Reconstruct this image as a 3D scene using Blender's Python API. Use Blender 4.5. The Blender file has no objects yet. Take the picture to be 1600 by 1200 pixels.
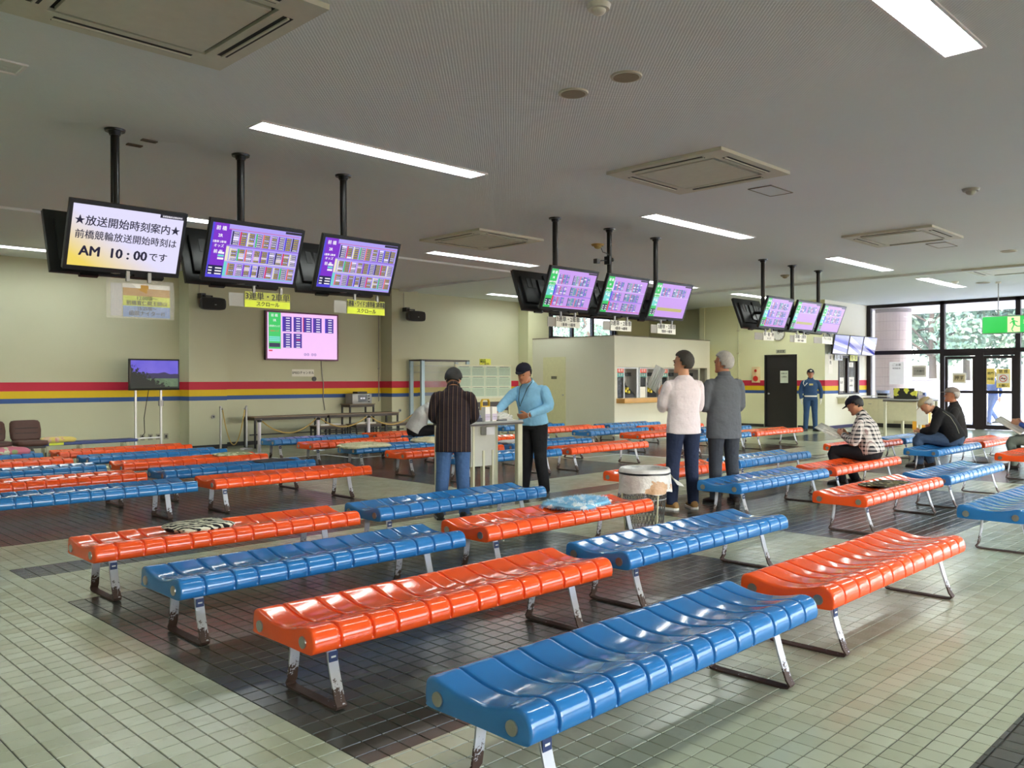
import bpy, bmesh, math, random
import numpy as np
from mathutils import Vector, Matrix, Quaternion
random.seed(7)
sc = bpy.context.scene
COL = sc.collection
PI = math.pi

# ------------------------------------------------------------------ camera
H_EYE = 1.43
yaw, pit, rol = 0.782425, -0.004975, 0.001974
F_ = Vector((math.cos(yaw)*math.cos(pit), math.sin(yaw)*math.cos(pit), math.sin(pit)))
R_ = Vector((math.sin(yaw), -math.cos(yaw), 0.0))
D_ = F_.cross(R_)
R2 = R_*math.cos(rol) + D_*math.sin(rol)
D2 = D_*math.cos(rol) - R_*math.sin(rol)
cam_d = bpy.data.cameras.new('camera')
cam_d.sensor_width = 36.0
cam_d.lens = 1323.28*36.0/1600.0
cam_d.clip_start = 0.05
cam_d.clip_end = 400
cam = bpy.data.objects.new('camera', cam_d)
COL.objects.link(cam)
m = Matrix((R2, -D2, -F_)).transposed().to_4x4()
m.translation = Vector((0, 0, H_EYE))
cam.matrix_world = m
sc.camera = cam

# ------------------------------------------------------------------ exposure, world
vs = sc.view_settings
vs.view_transform = 'Standard'
vs.look = 'None'
vs.exposure = 0.0
vs.gamma = 1.0
vs.use_curve_mapping = False
sc.cycles.max_bounces = 7
sc.cycles.diffuse_bounces = 5
sc.cycles.glossy_bounces = 4
sc.cycles.transparent_max_bounces = 12
sc.cycles.caustics_reflective = False
sc.cycles.caustics_refractive = False
sc.cycles.use_denoising = True
SKY_STRENGTH = 2.6
LAMP = 18.0       # ceiling tube emission
w = bpy.data.worlds.new('sky')
sc.world = w
w.use_nodes = True
nt = w.node_tree
nt.nodes.clear()
sky = nt.nodes.new('ShaderNodeTexSky')
sky.sky_type = 'NISHITA'
sky.sun_disc = False
sky.sun_elevation = math.radians(48)
sky.sun_rotation = math.radians(200)
sky.dust_density = 3.0
sky.ozone_density = 1.5
bg = nt.nodes.new('ShaderNodeBackground')
bg.inputs['Strength'].default_value = SKY_STRENGTH
wo = nt.nodes.new('ShaderNodeOutputWorld')
nt.links.new(sky.outputs[0], bg.inputs[0])
nt.links.new(bg.outputs[0], wo.inputs[0])

# ------------------------------------------------------------------ materials
MATS = {}
def srgb(r, g, b):
    f = lambda c: (c/255/12.92) if c/255 <= 0.04045 else ((c/255+0.055)/1.055)**2.4
    return (f(r), f(g), f(b), 1.0)

class N:
    """tiny node graph helper"""
    def __init__(s, name):
        s.m = bpy.data.materials.new(name)
        s.m.use_nodes = True
        s.t = s.m.node_tree
        s.b = s.t.nodes['Principled BSDF']
        s.out = s.t.nodes['Material Output']
    def n(s, typ, **kw):
        x = s.t.nodes.new(typ)
        for k, v in kw.items():
            setattr(x, k, v)
        return x
    def l(s, a, b):
        s.t.links.new(a, b)
    def math(s, op, a, b=None, c=None):
        x = s.n('ShaderNodeMath', operation=op)
        for i, v in enumerate((a, b, c)):
            if v is None: continue
            if isinstance(v, (int, float)): x.inputs[i].default_value = v
            else: s.l(v, x.inputs[i])
        return x.outputs[0]
    def mix(s, fac, a, b):
        x = s.n('ShaderNodeMix', data_type='RGBA')
        if isinstance(fac, (int, float)): x.inputs[0].default_value = fac
        else: s.l(fac, x.inputs[0])
        for i, v in ((6, a), (7, b)):
            if isinstance(v, tuple): x.inputs[i].default_value = v
            else: s.l(v, x.inputs[i])
        return x.outputs[2]
    def pos(s):
        g = s.n('ShaderNodeNewGeometry')
        x = s.n('ShaderNodeSeparateXYZ')
        s.l(g.outputs['Position'], x.inputs[0])
        return g.outputs['Position'], x.outputs[0], x.outputs[1], x.outputs[2]
    def obj(s):
        g = s.n('ShaderNodeTexCoord')
        x = s.n('ShaderNodeSeparateXYZ')
        s.l(g.outputs['Object'], x.inputs[0])
        return g.outputs['Object'], x.outputs[0], x.outputs[1], x.outputs[2]
    def noise(s, vec, scale, detail=3.0, rough=0.5):
        x = s.n('ShaderNodeTexNoise')
        x.inputs['Scale'].default_value = scale
        x.inputs['Detail'].default_value = detail
        x.inputs['Roughness'].default_value = rough
        if vec is not None: s.l(vec, x.inputs['Vector'])
        return x.outputs[0]
    def rng(s, v, a, b):
        return s.math('MULTIPLY', s.math('GREATER_THAN', v, a), s.math('LESS_THAN', v, b))
    def bump(s, h, strength, dist=0.01):
        x = s.n('ShaderNodeBump')
        x.inputs['Strength'].default_value = strength
        x.inputs['Distance'].default_value = dist
        s.l(h, x.inputs['Height'])
        s.l(x.outputs[0], s.b.inputs['Normal'])
    def setc(s, c):
        if isinstance(c, tuple): s.b.inputs['Base Color'].default_value = c
        else: s.l(c, s.b.inputs['Base Color'])

def mat(name, col, rough=0.6, metal=0.0, var=0.08, scale=12.0, bump=0.0, bscale=60.0, spec=None, coat=0.0, emit=0.0, alpha=1.0, trans=0.0):
    """procedural: base colour broken up by a little noise"""
    if name in MATS: return MATS[name]
    g = N(name)
    p, _, _, _ = g.obj()
    nz = g.noise(p, scale)
    dark = tuple(c*(1-var) for c in col[:3]) + (1,)
    lite = tuple(min(1, c*(1+var)) for c in col[:3]) + (1,)
    c = g.mix(nz, dark, lite)
    g.setc(c)
    g.b.inputs['Roughness'].default_value = rough
    g.b.inputs['Metallic'].default_value = metal
    if spec is not None: g.b.inputs['Specular IOR Level'].default_value = spec
    if coat: g.b.inputs['Coat Weight'].default_value = coat; g.b.inputs['Coat Roughness'].default_value = 0.05
    if bump: g.bump(g.noise(p, bscale, 4), bump)
    if emit:
        g.l(c, g.b.inputs['Emission Color'])
        g.b.inputs['Emission Strength'].default_value = emit
    if alpha < 1: g.b.inputs['Alpha'].default_value = alpha
    if trans: g.b.inputs['Transmission Weight'].default_value = trans
    MATS[name] = g.m
    return g.m

def screen_mat(name, col, strength=1.0):
    """a lit screen colour"""
    if name in MATS: return MATS[name]
    g = N(name)
    g.b.inputs['Base Color'].default_value = (0.01, 0.01, 0.01, 1)
    g.b.inputs['Roughness'].default_value = 0.3
    p, _, _, _ = g.obj()
    c = g.mix(g.noise(p, 3.0), tuple(x*0.96 for x in col[:3])+(1,), col)
    g.l(c, g.b.inputs['Emission Color'])
    g.b.inputs['Emission Strength'].default_value = strength
    MATS[name] = g.m
    return g.m

# ------------------------------------------------------------------ mesh helpers
class MB:
    def __init__(s):
        s.v = []; s.f = []; s.mi = []; s.mats = []; s.cur = 0
    def use(s, m):
        if m not in s.mats: s.mats.append(m)
        s.cur = s.mats.index(m)
        return s
    def add(s, vs_, fs, M=None):
        o = len(s.v)
        for p in vs_:
            p = Vector(p)
            s.v.append(tuple(M @ p) if M else tuple(p))
        for f in fs:
            s.f.append(tuple(i+o for i in f)); s.mi.append(s.cur)
        return s
    def box(s, x0, x1, y0, y1, z0, z1, M=None, b=0.0):
        if b <= 0:
            vs_ = [(x0,y0,z0),(x1,y0,z0),(x1,y1,z0),(x0,y1,z0),(x0,y0,z1),(x1,y0,z1),(x1,y1,z1),(x0,y1,z1)]
            fs = [(0,3,2,1),(4,5,6,7),(0,1,5,4),(1,2,6,5),(2,3,7,6),(3,0,4,7)]
            return s.add(vs_, fs, M)
        bm = bmesh.new()
        bmesh.ops.create_cube(bm, size=1)
        for v in bm.verts:
            v.co = ((x0+x1)/2+v.co.x*(x1-x0), (y0+y1)/2+v.co.y*(y1-y0), (z0+z1)/2+v.co.z*(z1-z0))
        bmesh.ops.bevel(bm, geom=bm.edges[:], offset=min(b, 0.49*min(x1-x0, y1-y0, z1-z0)), segments=2, profile=0.5, affect='EDGES')
        bm.verts.ensure_lookup_table()
        vs_ = [v.co.copy() for v in bm.verts]
        fs = [[v.index for v in f.verts] for f in bm.faces]
        bm.free()
        return s.add(vs_, fs, M)
    def ring_loft(s, rings, cap=True, closed=True, M=None):
        n = len(rings[0]); vs_ = [p for r in rings for p in r]; fs = []
        for i in range(len(rings)-1):
            for j in range(n if closed else n-1):
                a = i*n+j; b = i*n+(j+1) % n
                fs.append((a, b, b+n, a+n))
        if cap:
            fs.append(tuple(reversed(range(n)))); fs.append(tuple((len(rings)-1)*n+j for j in range(n)))
        return s.add(vs_, fs, M)
    def cyl(s, p0, p1, r0, r1=None, n=16, cap=True, M=None):
        r1 = r0 if r1 is None else r1
        p0 = Vector(p0); p1 = Vector(p1); d = (p1-p0).normalized()
        a = d.orthogonal().normalized(); b = d.cross(a)
        R = []
        for p, r in ((p0, r0), (p1, r1)):
            R.append([p + (a*math.cos(2*PI*k/n)+b*math.sin(2*PI*k/n))*r for k in range(n)])
        return s.ring_loft(R, cap, M=M)
    def tube(s, pts, rad, n=8, M=None):
        pts = [Vector(p) for p in pts]; R = []; a = None
        for i, p in enumerate(pts):
            d = (pts[min(i+1, len(pts)-1)] - pts[max(i-1, 0)])
            if d.length < 1e-9: d = Vector((0, 0, 1))
            d.normalize()
            if a is None: a = d.orthogonal().normalized()
            a = (a - d*a.dot(d)).normalized(); b = d.cross(a)
            r = rad[i] if isinstance(rad, (list, tuple)) else rad
            R.append([p+(a*math.cos(2*PI*k/n)+b*math.sin(2*PI*k/n))*r for k in range(n)])
        return s.ring_loft(R, M=M)
    def strip(s, pts, wdir, w_, t, M=None):
        """flat bar following pts; wdir = width direction, t = thickness in the bending plane"""
        pts = [Vector(p) for p in pts]; wd = Vector(wdir).normalized(); R = []
        for i, p in enumerate(pts):
            d = (pts[min(i+1, len(pts)-1)]-pts[max(i-1, 0)]).normalized()
            nn = d.cross(wd).normalized()
            R.append([p-wd*w_/2-nn*t/2, p+wd*w_/2-nn*t/2, p+wd*w_/2+nn*t/2, p-wd*w_/2+nn*t/2])
        return s.ring_loft(R, M=M)
    def sphere(s, c, r, nu=16, nv=10, M=None, sc3=(1, 1, 1)):
        R = []; c = Vector(c)
        for i in range(nv+1):
            th = PI*i/nv; th = min(max(th, 0.02), PI-0.02)
            R.append([c+Vector((math.sin(th)*math.cos(2*PI*k/nu)*r*sc3[0], math.sin(th)*math.sin(2*PI*k/nu)*r*sc3[1], -math.cos(th)*r*sc3[2])) for k in range(nu)])
        return s.ring_loft(R, M=M)
    def build(s, name, mat_=None, parent=None, smooth=False, loc=None, rot=None):
        me = bpy.data.meshes.new(name)
        me.from_pydata(s.v, [], s.f)
        if mat_ is not None: me.materials.append(mat_)
        else:
            for m_ in s.mats: me.materials.append(m_)
            me.polygons.foreach_set('material_index', s.mi)
        if smooth is True: me.polygons.foreach_set('use_smooth', [True]*len(me.polygons))
        me.update()
        if smooth == 'auto':
            me.polygons.foreach_set('use_smooth', [True]*len(me.polygons))
            me.set_sharp_from_angle(angle=math.radians(35))
        o = bpy.data.objects.new(name, me)
        COL.objects.link(o)
        if parent: o.parent = parent
        if loc is not None: o.location = loc
        if rot is not None: o.rotation_euler = rot
        return o

def tag(o, label, cat, group=None, kind=None):
    if label: o['label'] = label
    if cat: o['category'] = cat
    if group: o['group'] = group
    if kind: o['kind'] = kind
    return o

def thing(name, label, cat, loc=(0, 0, 0), rz=0.0, group=None):
    o = bpy.data.objects.new(name, None)
    o.empty_display_size = 0.1
    COL.objects.link(o)
    o.location = loc; o.rotation_euler = (0, 0, rz)
    return tag(o, label, cat, group)

def copy_tree(o, parent=None):
    c = o.copy(); COL.objects.link(c)
    if parent is not None: c.parent = parent
    for ch in list(o.children):
        copy_tree(ch, c)
    return c

def box_obj(name, x0, x1, y0, y1, z0, z1, m_, parent=None, b=0.0, M=None, smooth=False):
    return MB().box(x0, x1, y0, y1, z0, z1, M=M, b=b).build(name, m_, parent, smooth='auto' if b else False)

def text_verts(body, size, align='CENTER', sx=1.0, bold=0.0, extrude=0.0008, res=2):
    cu = bpy.data.curves.new('txt', 'FONT')
    cu.body = body; cu.size = size; cu.align_x = align; cu.align_y = 'CENTER'
    cu.extrude = extrude; cu.offset = bold; cu.resolution_u = res
    o = bpy.data.objects.new('txt', cu)
    me = bpy.data.meshes.new_from_object(o)
    v = [(p.co.x*sx, p.co.y, p.co.z) for p in me.vertices]
    f = [tuple(q.vertices) for q in me.polygons]
    bpy.data.meshes.remove(me); bpy.data.objects.remove(o); bpy.data.curves.remove(cu)
    return v, f

def put_text(mb, body, size, M, bold=0.0, **kw):
    v, f = text_verts(body, size, **kw)
    mb.add(v, f, M)
    if bold > 0:          # heavier strokes: shifted copies keep the dense glyphs readable
        b_ = min(bold, size*(0.014 if max(map(ord, body + ' ')) > 0x2000 else 0.04))
        for k_, (dx, dy) in enumerate(((b_, 0), (-b_, 0), (0, b_*.7), (0, -b_*.7))):
            mb.add(v, f, M @ Matrix.Translation((dx, dy, .00005*(k_+1))))

def frame(origin, xdir, ydir):
    """4x4: local x -> xdir, local y -> ydir, local z -> outward"""
    x = Vector(xdir).normalized(); y = Vector(ydir).normalized(); z = x.cross(y)
    M = Matrix((x, y, z)).transposed().to_4x4(); M.translation = Vector(origin)
    return M

# ------------------------------------------------------------------ base materials
def tile_color(g, x, y, p):
    inx = None
    for a, b in ((1.85, 5.95), (7.45, 11.55), (13.05, 17.15)):
        r = g.rng(x, a, b); inx = r if inx is None else g.math('MAXIMUM', inx, r)
    iny = g.math('MAXIMUM', g.rng(y, 2.6, 5.9), g.rng(y, 8.25, 14.0))
    dk = g.math('MULTIPLY', inx, iny)
    dk = g.math('MAXIMUM', dk, g.math('MULTIPLY', g.rng(y, 6.8, 7.2), g.rng(x, 1.85, 18.6)))
    dk = g.math('MAXIMUM', dk, g.math('MULTIPLY', g.math('LESS_THAN', y, 1.0), g.rng(x, 1.85, 17.15)))
    dk = g.math('MAXIMUM', dk, g.math('MULTIPLY', g.rng(y, 8.7, 10.0), g.rng(x, 18.7, 22.6)))
    # per tile tint
    cx = g.math('FLOOR', g.math('DIVIDE', g.math('ADD', x, 0.05), 0.1)); cy = g.math('FLOOR', g.math('DIVIDE', g.math('ADD', y, 0.05-0.03), 0.1))
    cv = g.n('ShaderNodeCombineXYZ'); g.l(cx, cv.inputs[0]); g.l(cy, cv.inputs[1])
    wn = g.n('ShaderNodeTexWhiteNoise', noise_dimensions='2D'); g.l(cv.outputs[0], wn.inputs['Vector'])
    lt = g.mix(wn.outputs[0], srgb(172, 177, 150), srgb(190, 195, 170))
    big = g.noise(p, 0.9, 4)
    lt = g.mix(g.math('MULTIPLY', big, 0.5), lt, srgb(158, 160, 130))
    dr = g.noise(p, 6.0, 5, 0.7)
    lt = g.mix(g.math('MULTIPLY', g.math('SUBTRACT', dr, 0.55), 1.2), lt, srgb(110, 106, 84))
    dkc = g.mix(wn.outputs[0], srgb(66, 67, 60), srgb(80, 80, 73))
    return g.mix(dk, lt, dkc)

def make_tile_mat(grout):
    g = N('floor_tile_grouted' if grout else 'glazed_floor_tile')
    p, x, y, z = g.pos()
    c = tile_color(g, x, y, p)
    if grout:
        fx = g.math('FRACT', g.math('DIVIDE', g.math('ADD', x, 0.05), 0.1)); fy = g.math('FRACT', g.math('DIVIDE', g.math('ADD', y, 0.02), 0.1))
        gx = g.math('MAXIMUM', g.math('LESS_THAN', fx, 0.03), g.math('GREATER_THAN', fx, 0.97))
        gy = g.math('MAXIMUM', g.math('LESS_THAN', fy, 0.03), g.math('GREATER_THAN', fy, 0.97))
        gr = g.math('MAXIMUM', gx, gy)
        c = g.mix(gr, c, srgb(64, 62, 55))
    g.setc(c)
    rn = g.noise(p, 3.0, 4)
    g.l(g.math('ADD', g.math('MULTIPLY', rn, 0.14), 0.16), g.b.inputs['Roughness'])
    return g.m
M_TILE = make_tile_mat(False)
M_TILEG = make_tile_mat(True)
M_GROUT = mat('grout', srgb(58, 56, 50), 0.9, var=0.15)

def wall_mat(name, base, stripes):
    g = N(name)
    p, x, y, z = g.pos()
    nz = g.noise(p, 1.2, 4)
    c = g.mix(nz, base, tuple(v*0.9 for v in base[:3])+(1,))
    if stripes:
        c = g.mix(g.rng(z, 1.236, 1.40), c, srgb(190, 30, 62))
        c = g.mix(g.rng(z, 1.100, 1.236), c, srgb(218, 184, 22))
        c = g.mix(g.rng(z, 1.012, 1.100), c, srgb(48, 84, 148))
    g.setc(c)
    g.b.inputs['Roughness'].default_value = 0.65
    g.bump(g.noise(p, 90, 3), 0.08, 0.004)
    return g.m
M_WALL = wall_mat('cream_wall_striped', srgb(196, 196, 170), True)
M_WALLF = wall_mat('cream_wall_painted_glow', srgb(232, 232, 192), True)  # brighter copy of the cream wall; the yellow glow is in its colour
M_WALLP = wall_mat('cream_wall_plain', srgb(206, 208, 172), False)
M_WALLW = wall_mat('white_wall_striped', srgb(226, 226, 214), True)
M_BOOTH = wall_mat('booth_panel', srgb(214, 212, 196), False)

def ceil_mat():
    g = N('ceiling_board')
    p, x, y, z = g.pos()
    n1 = g.noise(p, 0.6, 4)
    c = g.mix(n1, srgb(224, 229, 232), srgb(231, 236, 239))
    g.setc(c)
    g.b.inputs['Roughness'].default_value = 0.85
    wx = g.math('SINE', g.math('MULTIPLY', x, 2*PI/0.03)); wy = g.math('SINE', g.math('MULTIPLY', y, 2*PI/0.03))
    g.bump(g.math('MULTIPLY', wx, wy), 0.35, 0.003)
    return g.m
M_CEIL = ceil_mat()
M_BLACKTRIM = mat('black_base_trim', srgb(32, 30, 30), 0.5)
M_BLUETRIM = mat('blue_base_trim', srgb(70, 70, 110), 0.5)
M_DARKFRAME = mat('bronze_window_frame', srgb(38, 30, 34), 0.45, metal=0.3)
M_BLACK = mat('black_plastic', srgb(22, 22, 24), 0.35)
M_CASE = mat('monitor_casing', srgb(26, 27, 28), 0.4)
M_POLE = mat('black_pole', srgb(30, 29, 30), 0.3, metal=0.4)
M_WHITE = mat('white_paint', srgb(228, 226, 218), 0.5)
M_PAPER = mat('white_paper', srgb(232, 230, 224), 0.7)
M_CREAM = mat('cream_metal', srgb(206, 202, 170), 0.45)
M_STEEL = mat('brushed_steel', srgb(170, 170, 172), 0.35, metal=0.9)
M_GREYM = mat('grey_metal', srgb(150, 150, 150), 0.45, metal=0.5)

ZC = 3.70
XW, XE, YS, YN = -6.0, 26.3, -8.0, 17.35
# ================================================================== floor
def depth_px(x, y):
    v = Vector((x, y, -H_EYE)); d = v.dot(F_)
    if d <= 0.05: return d, -1e9, -1e9
    return d, 800+1323.28*v.dot(R2)/d, 600+1323.28*v.dot(D2)/d
def cell_tiled(i, j):
    best = False
    for a in (0, 1):
        for b in (0, 1):
            d, px, py = depth_px(i+a, j+b)
            if 0.3 < d < 15.5 and -260 < px < 1860 and py < 1900: best = True
    return best
cells = {}
fl = MB()
for i in range(-6, 27):
    for j in range(-8, 18):
        t = cell_tiled(i, j) and i < 26 and j < 17
        cells[(i, j)] = t
        x1 = min(i+1, 27.0); y1 = min(j+1, 18.0)
        z = -0.004 if t else 0.0
        fl.use(M_GROUT if t else M_TILEG)
        fl.add([(i, j, z), (x1, j, z), (x1, y1, z), (i, y1, z)], [(0, 1, 2, 3)])
fl.use(M_GROUT)
floor = fl.build('floor')
tag(floor, 'cream and dark grey glazed tile floor', None, kind='structure')

tl = 0.0476
tile_proto = MB().add([(-tl, -tl, -0.004), (tl, -tl, -0.004), (tl, tl, -0.004), (-tl, tl, -0.004),
                       (-tl+.0015, -tl+.0015, 0), (tl-.0015, -tl+.0015, 0), (tl-.0015, tl-.0015, 0), (-tl+.0015, tl-.0015, 0)],
                      [(0, 1, 5, 4), (1, 2, 6, 5), (2, 3, 7, 6), (3, 0, 4, 7), (4, 5, 6, 7), (0, 3, 2, 1)]).build('tile', M_TILE, floor)
allt = []
for (i, j), t in cells.items():
    if not t: continue
    for a in range(10):
        for b in range(10):
            x = i + a*0.1; y = j + 0.03 + b*0.1
            allt.append((x, y))
near = []
for x, y in allt:
    d, px, py = depth_px(x, y)
    if 0 <= px <= 1600 and py < 1205: near.append((x*x+y*y, x, y))
near.sort()
near300 = [(x, y) for _, x, y in near[:300]]
nearset = set(near300)
rt = random.Random(3)
for k, (x, y) in enumerate(near300):
    o = tile_proto if k == 0 else tile_proto.copy()
    if k: COL.objects.link(o); o.parent = floor
    o.location = (x, y, 0)
    o.rotation_euler = (rt.uniform(-.0012, .0012), rt.uniform(-.0012, .0012), 0)
rest = [t for t in allt if t not in nearset]
R_n = np.random.RandomState(5)
P = np.array(rest); n = len(P)
base = np.array([(-tl, -tl, -.004), (tl, -tl, -.004), (tl, tl, -.004), (-tl, tl, -.004), (-tl+.0015, -tl+.0015, 0), (tl-.0015, -tl+.0015, 0), (tl-.0015, tl-.0015, 0), (-tl+.0015, tl-.0015, 0)])
V = np.repeat(base[None], n, 0); V[:, :, 0] += P[:, None, 0]; V[:, :, 1] += P[:, None, 1]
tx = R_n.uniform(-.0012, .0012, n); ty = R_n.uniform(-.0012, .0012, n)
V[:, 4:, 2] += base[None, 4:, 0]*tx[:, None] + base[None, 4:, 1]*ty[:, None]
fb = np.array([(0, 1, 5, 4), (1, 2, 6, 5), (2, 3, 7, 6), (3, 0, 4, 7), (4, 5, 6, 7)])
Fc = (fb[None]+8*np.arange(n)[:, None, None]).reshape(-1)
me = bpy.data.meshes.new('tile_field')
me.vertices.add(8*n); me.vertices.foreach_set('co', V.reshape(-1))
me.loops.add(len(Fc)); me.loops.foreach_set('vertex_index', Fc)
me.polygons.add(5*n); me.polygons.foreach_set('loop_start', np.arange(0, len(Fc), 4)); me.polygons.foreach_set('loop_total', np.full(5*n, 4))
me.polygons.foreach_set('use_smooth', np.zeros(5*n, bool))
me.update(calc_edges=True)
me.materials.append(M_TILE)
tf = bpy.data.objects.new('tile_field', me); COL.objects.link(tf); tf.parent = floor
tf['kind'] = 'stuff'

# ================================================================== ceiling
def struct(name, mb, m_=None, label=None):
    o = mb.build(name, m_); o['kind'] = 'structure'
    if label: o['label'] = label
    return o
LIGHTS = []
for y in (-3.2, 1.92, 6.9, 11.6):
    for x0 in (-2.2, 3.73 if y != 1.92 else 3.69, 9.62, 15.4, 20.0):
        if y < 0 and x0 > 16: continue
        LIGHTS.append((x0, y))
LIGHTS += [(15.4, 16.15), (3.6, 16.15), (-2.2, 16.15)]
LL, LW = 2.68, 0.24
# ceiling board with openings for the recessed lamps
rects = [(x, y-LW/2, x+LL, y+LW/2) for x, y in LIGHTS]
xs = sorted({XW, XE+0.2} | {r[0] for r in rects} | {r[2] for r in rects})
ys = sorted({YS, YN+0.4} | {r[1] for r in rects} | {r[3] for r in rects})
cb = MB()
for i in range(len(xs)-1):
    for j in range(len(ys)-1):
        mx, my = (xs[i]+xs[i+1])/2, (ys[j]+ys[j+1])/2
        if any(r[0] < mx < r[2] and r[1] < my < r[3] for r in rects): continue
        cb.add([(xs[i], ys[j], ZC), (xs[i+1], ys[j], ZC), (xs[i+1], ys[j+1], ZC), (xs[i], ys[j+1], ZC)], [(3, 2, 1, 0)])
cb.box(XW, XE+0.2, YS, YN+0.4, ZC+0.25, ZC+0.45)
# shallow dropped bands running with the column grid
cb.box(XW, 13.0, 12.45, 14.0, ZC-0.035, ZC-0.001)
cb.box(13.0, 13.35, 12.45, YN, ZC-0.05, ZC-0.001)
cb.box(19.0, 19.2, YS, YN-0.4, ZC-0.05, ZC-0.001)
struct('ceiling', cb, M_CEIL, 'flat off-white acoustic board ceiling')

# recessed lamps
M_LAMPF = mat('lamp_white_enamel', srgb(235, 232, 235), 0.4)
gl = N('fluorescent_tube')
gl.b.inputs['Emission Color'].default_value = (0.93, 1.0, 0.95, 1)
gl.b.inputs['Emission Strength'].default_value = LAMP
gl.b.inputs['Base Color'].default_value = (0.9, 0.9, 0.9, 1)
M_LAMP = gl.m
lt = thing('ceiling_light', None, 'ceiling light')
hb = MB()
hb.box(-0.02, 0.0, -LW/2-.02, LW/2+.02, -.012, .12); hb.box(LL, LL+.02, -LW/2-.02, LW/2+.02, -.012, .12)
hb.box(0, LL, -LW/2-.02, -LW/2, -.012, .12); hb.box(0, LL, LW/2, LW/2+.02, -.012, .12)
hb.box(0, LL, -LW/2, LW/2, .115, .125)
hb.build('housing', M_LAMPF, lt)
for dy in (-0.055, 0.055):
    for k in range(2):
        x0 = 0.06+k*(LL-0.1)/2
        MB().cyl((x0, dy, 0.045), (x0+(LL-0.2)/2, dy, 0.045), 0.0165, n=10).build('lamp_tube', M_LAMP, lt, smooth='auto')
df = MB()
df.add([(0.05, -LW/2+.01, .008), (LL-.05, -LW/2+.01, .008), (LL-.05, LW/2-.01, .008), (0.05, LW/2-.01, .008), (0.0, -LW/2, .10), (LL, -LW/2, .10), (LL, LW/2, .10), (0.0, LW/2, .10)],
       [(7, 6, 5, 4), (0, 4, 5, 1), (1, 5, 6, 2), (2, 6, 7, 3), (3, 7, 4, 0)])
gr = N('lamp_reflector_glow')
gr.b.inputs['Emission Color'].default_value = (0.93, 1.0, 0.95, 1)
gr.b.inputs['Emission Strength'].default_value = LAMP*0.55
df.build('reflector', gr.m, lt)
names = {}
lab = {(3.73, 6.9): 'long recessed fluorescent light in front of the left trio of monitors',
       (9.62, 6.9): 'recessed fluorescent light above the middle trio of hanging monitors, nearer the camera',
       (15.4, 6.9): 'recessed fluorescent light beyond the small square hatch, third along its row',
       (20.0, 6.9): 'recessed fluorescent light closest to the glass entrance',
       (9.62, 11.6): 'recessed fluorescent light between the left and middle monitor trios',
       (3.73, 11.6): 'recessed fluorescent light glimpsed between the two leftmost monitors',
       (15.4, 11.6): 'recessed fluorescent light just behind the top of the middle trio',
       (20.0, 11.6): 'small recessed fluorescent light behind the left monitor of the far trio',
       (15.4, 16.15): 'recessed fluorescent light beside the booth near the back wall',
       (3.6, 16.15): 'recessed fluorescent light at the far left near the back wall',
       (3.69, 1.92): 'large recessed fluorescent light at the top right corner of the picture'}
lab2 = 'recessed fluorescent light cut off by the left edge of the picture below the air conditioner'
for k, (x, y) in enumerate(LIGHTS):
    o = lt if k == 0 else copy_tree(lt)
    o.location = (x, y, ZC)
    l_ = lab.get((x, y)) or (lab2 if (x, y) == (-2.2, 6.9) else 'recessed fluorescent light outside the picture')
    if (x, y) == (-2.2, 6.9): o.location.x = -0.82
    tag(o, l_, 'ceiling light', 'recessed fluorescent ceiling lights')

# ================================================================== walls
def wall_box(name, x0, x1, y0, y1, m_, z0=0.0, z1=ZC, label=None):
    return struct(name, MB().box(x0, x1, y0, y1, z0, z1), m_, label)
wb = MB()
wb.box(XW, 17.72, YN, YN+0.25, 0, ZC)
for a, b, yf in ((7.63, 8.45, 16.9), (12.78, 13.60, 16.9), (2.48, 3.3, 16.9), (-2.7, -1.88, 16.9)):
    wb.box(a, b, yf, YN+.01, 0, ZC)
struct('wall_back', wb, M_WALL, 'cream back wall with pilasters and red yellow and blue stripe')
# wall with the high windows, behind the booth
hw = MB()
WY = 16.95
hw.box(17.72, 18.60, WY, WY+.7, 0, ZC)
hw.box(18.60, 21.95, WY, WY+.3, 0, 2.66)
hw.box(18.60, 21.95, WY, WY+.3, 3.42, ZC)
hw.box(21.95, 23.75, WY, WY+.3, 0, ZC)
struct('wall_behind_booth', hw, M_WALLP, 'pale wall above the ticket booth')
fw = MB()
fr = thing('window_1', 'row of small high windows above the booth', None, (0, 0, 0)); fr['kind'] = 'structure'
fw.box(18.60, 21.95, WY+.08, WY+.16, 2.66, 2.74); fw.box(18.60, 21.95, WY+.08, WY+.16, 3.36, 3.42)
for x in (18.60, 18.78, 19.74, 20.72, 21.72, 21.87):
    fw.box(x, x+.09, WY+.07, WY+.17, 2.66, 3.42)
fw.build('window_frame', M_DARKFRAME, fr)
gg = N('window_glass')
gg.b.inputs['Base Color'].default_value = (0.92, 0.96, 1.0, 1)
gg.b.inputs['Roughness'].default_value = 0.02
gg.b.inputs['Alpha'].default_value = 0.12
gg.b.inputs['Specular IOR Level'].default_value = 0.5
M_GLASS = gg.m
for a, b in ((18.87, 19.74), (19.83, 20.72), (20.81, 21.72)):
    box_obj('pane', a, b, WY+.115, WY+.121, 2.74, 3.36, M_GLASS, fr)
XD = 23.4
struct('wall_recess', MB().box(23.65, 23.9, 14.78, 16.95, 0, ZC), M_WALLP)
wd = MB()
wd.box(XD, XD+.25, 12.56, 14.80, 0, ZC); wd.box(XD, XD+.25, 10.692, 11.53, 0, ZC); wd.box(XD, XD+.25, 11.53, 12.56, 2.16, ZC)
wd.box(XD-.03, XD+.0, 14.62, 14.80, 0, ZC)
struct('wall_far', wd, M_WALLF, 'far wall with painted yellow glow, black door and stripe')
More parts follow.
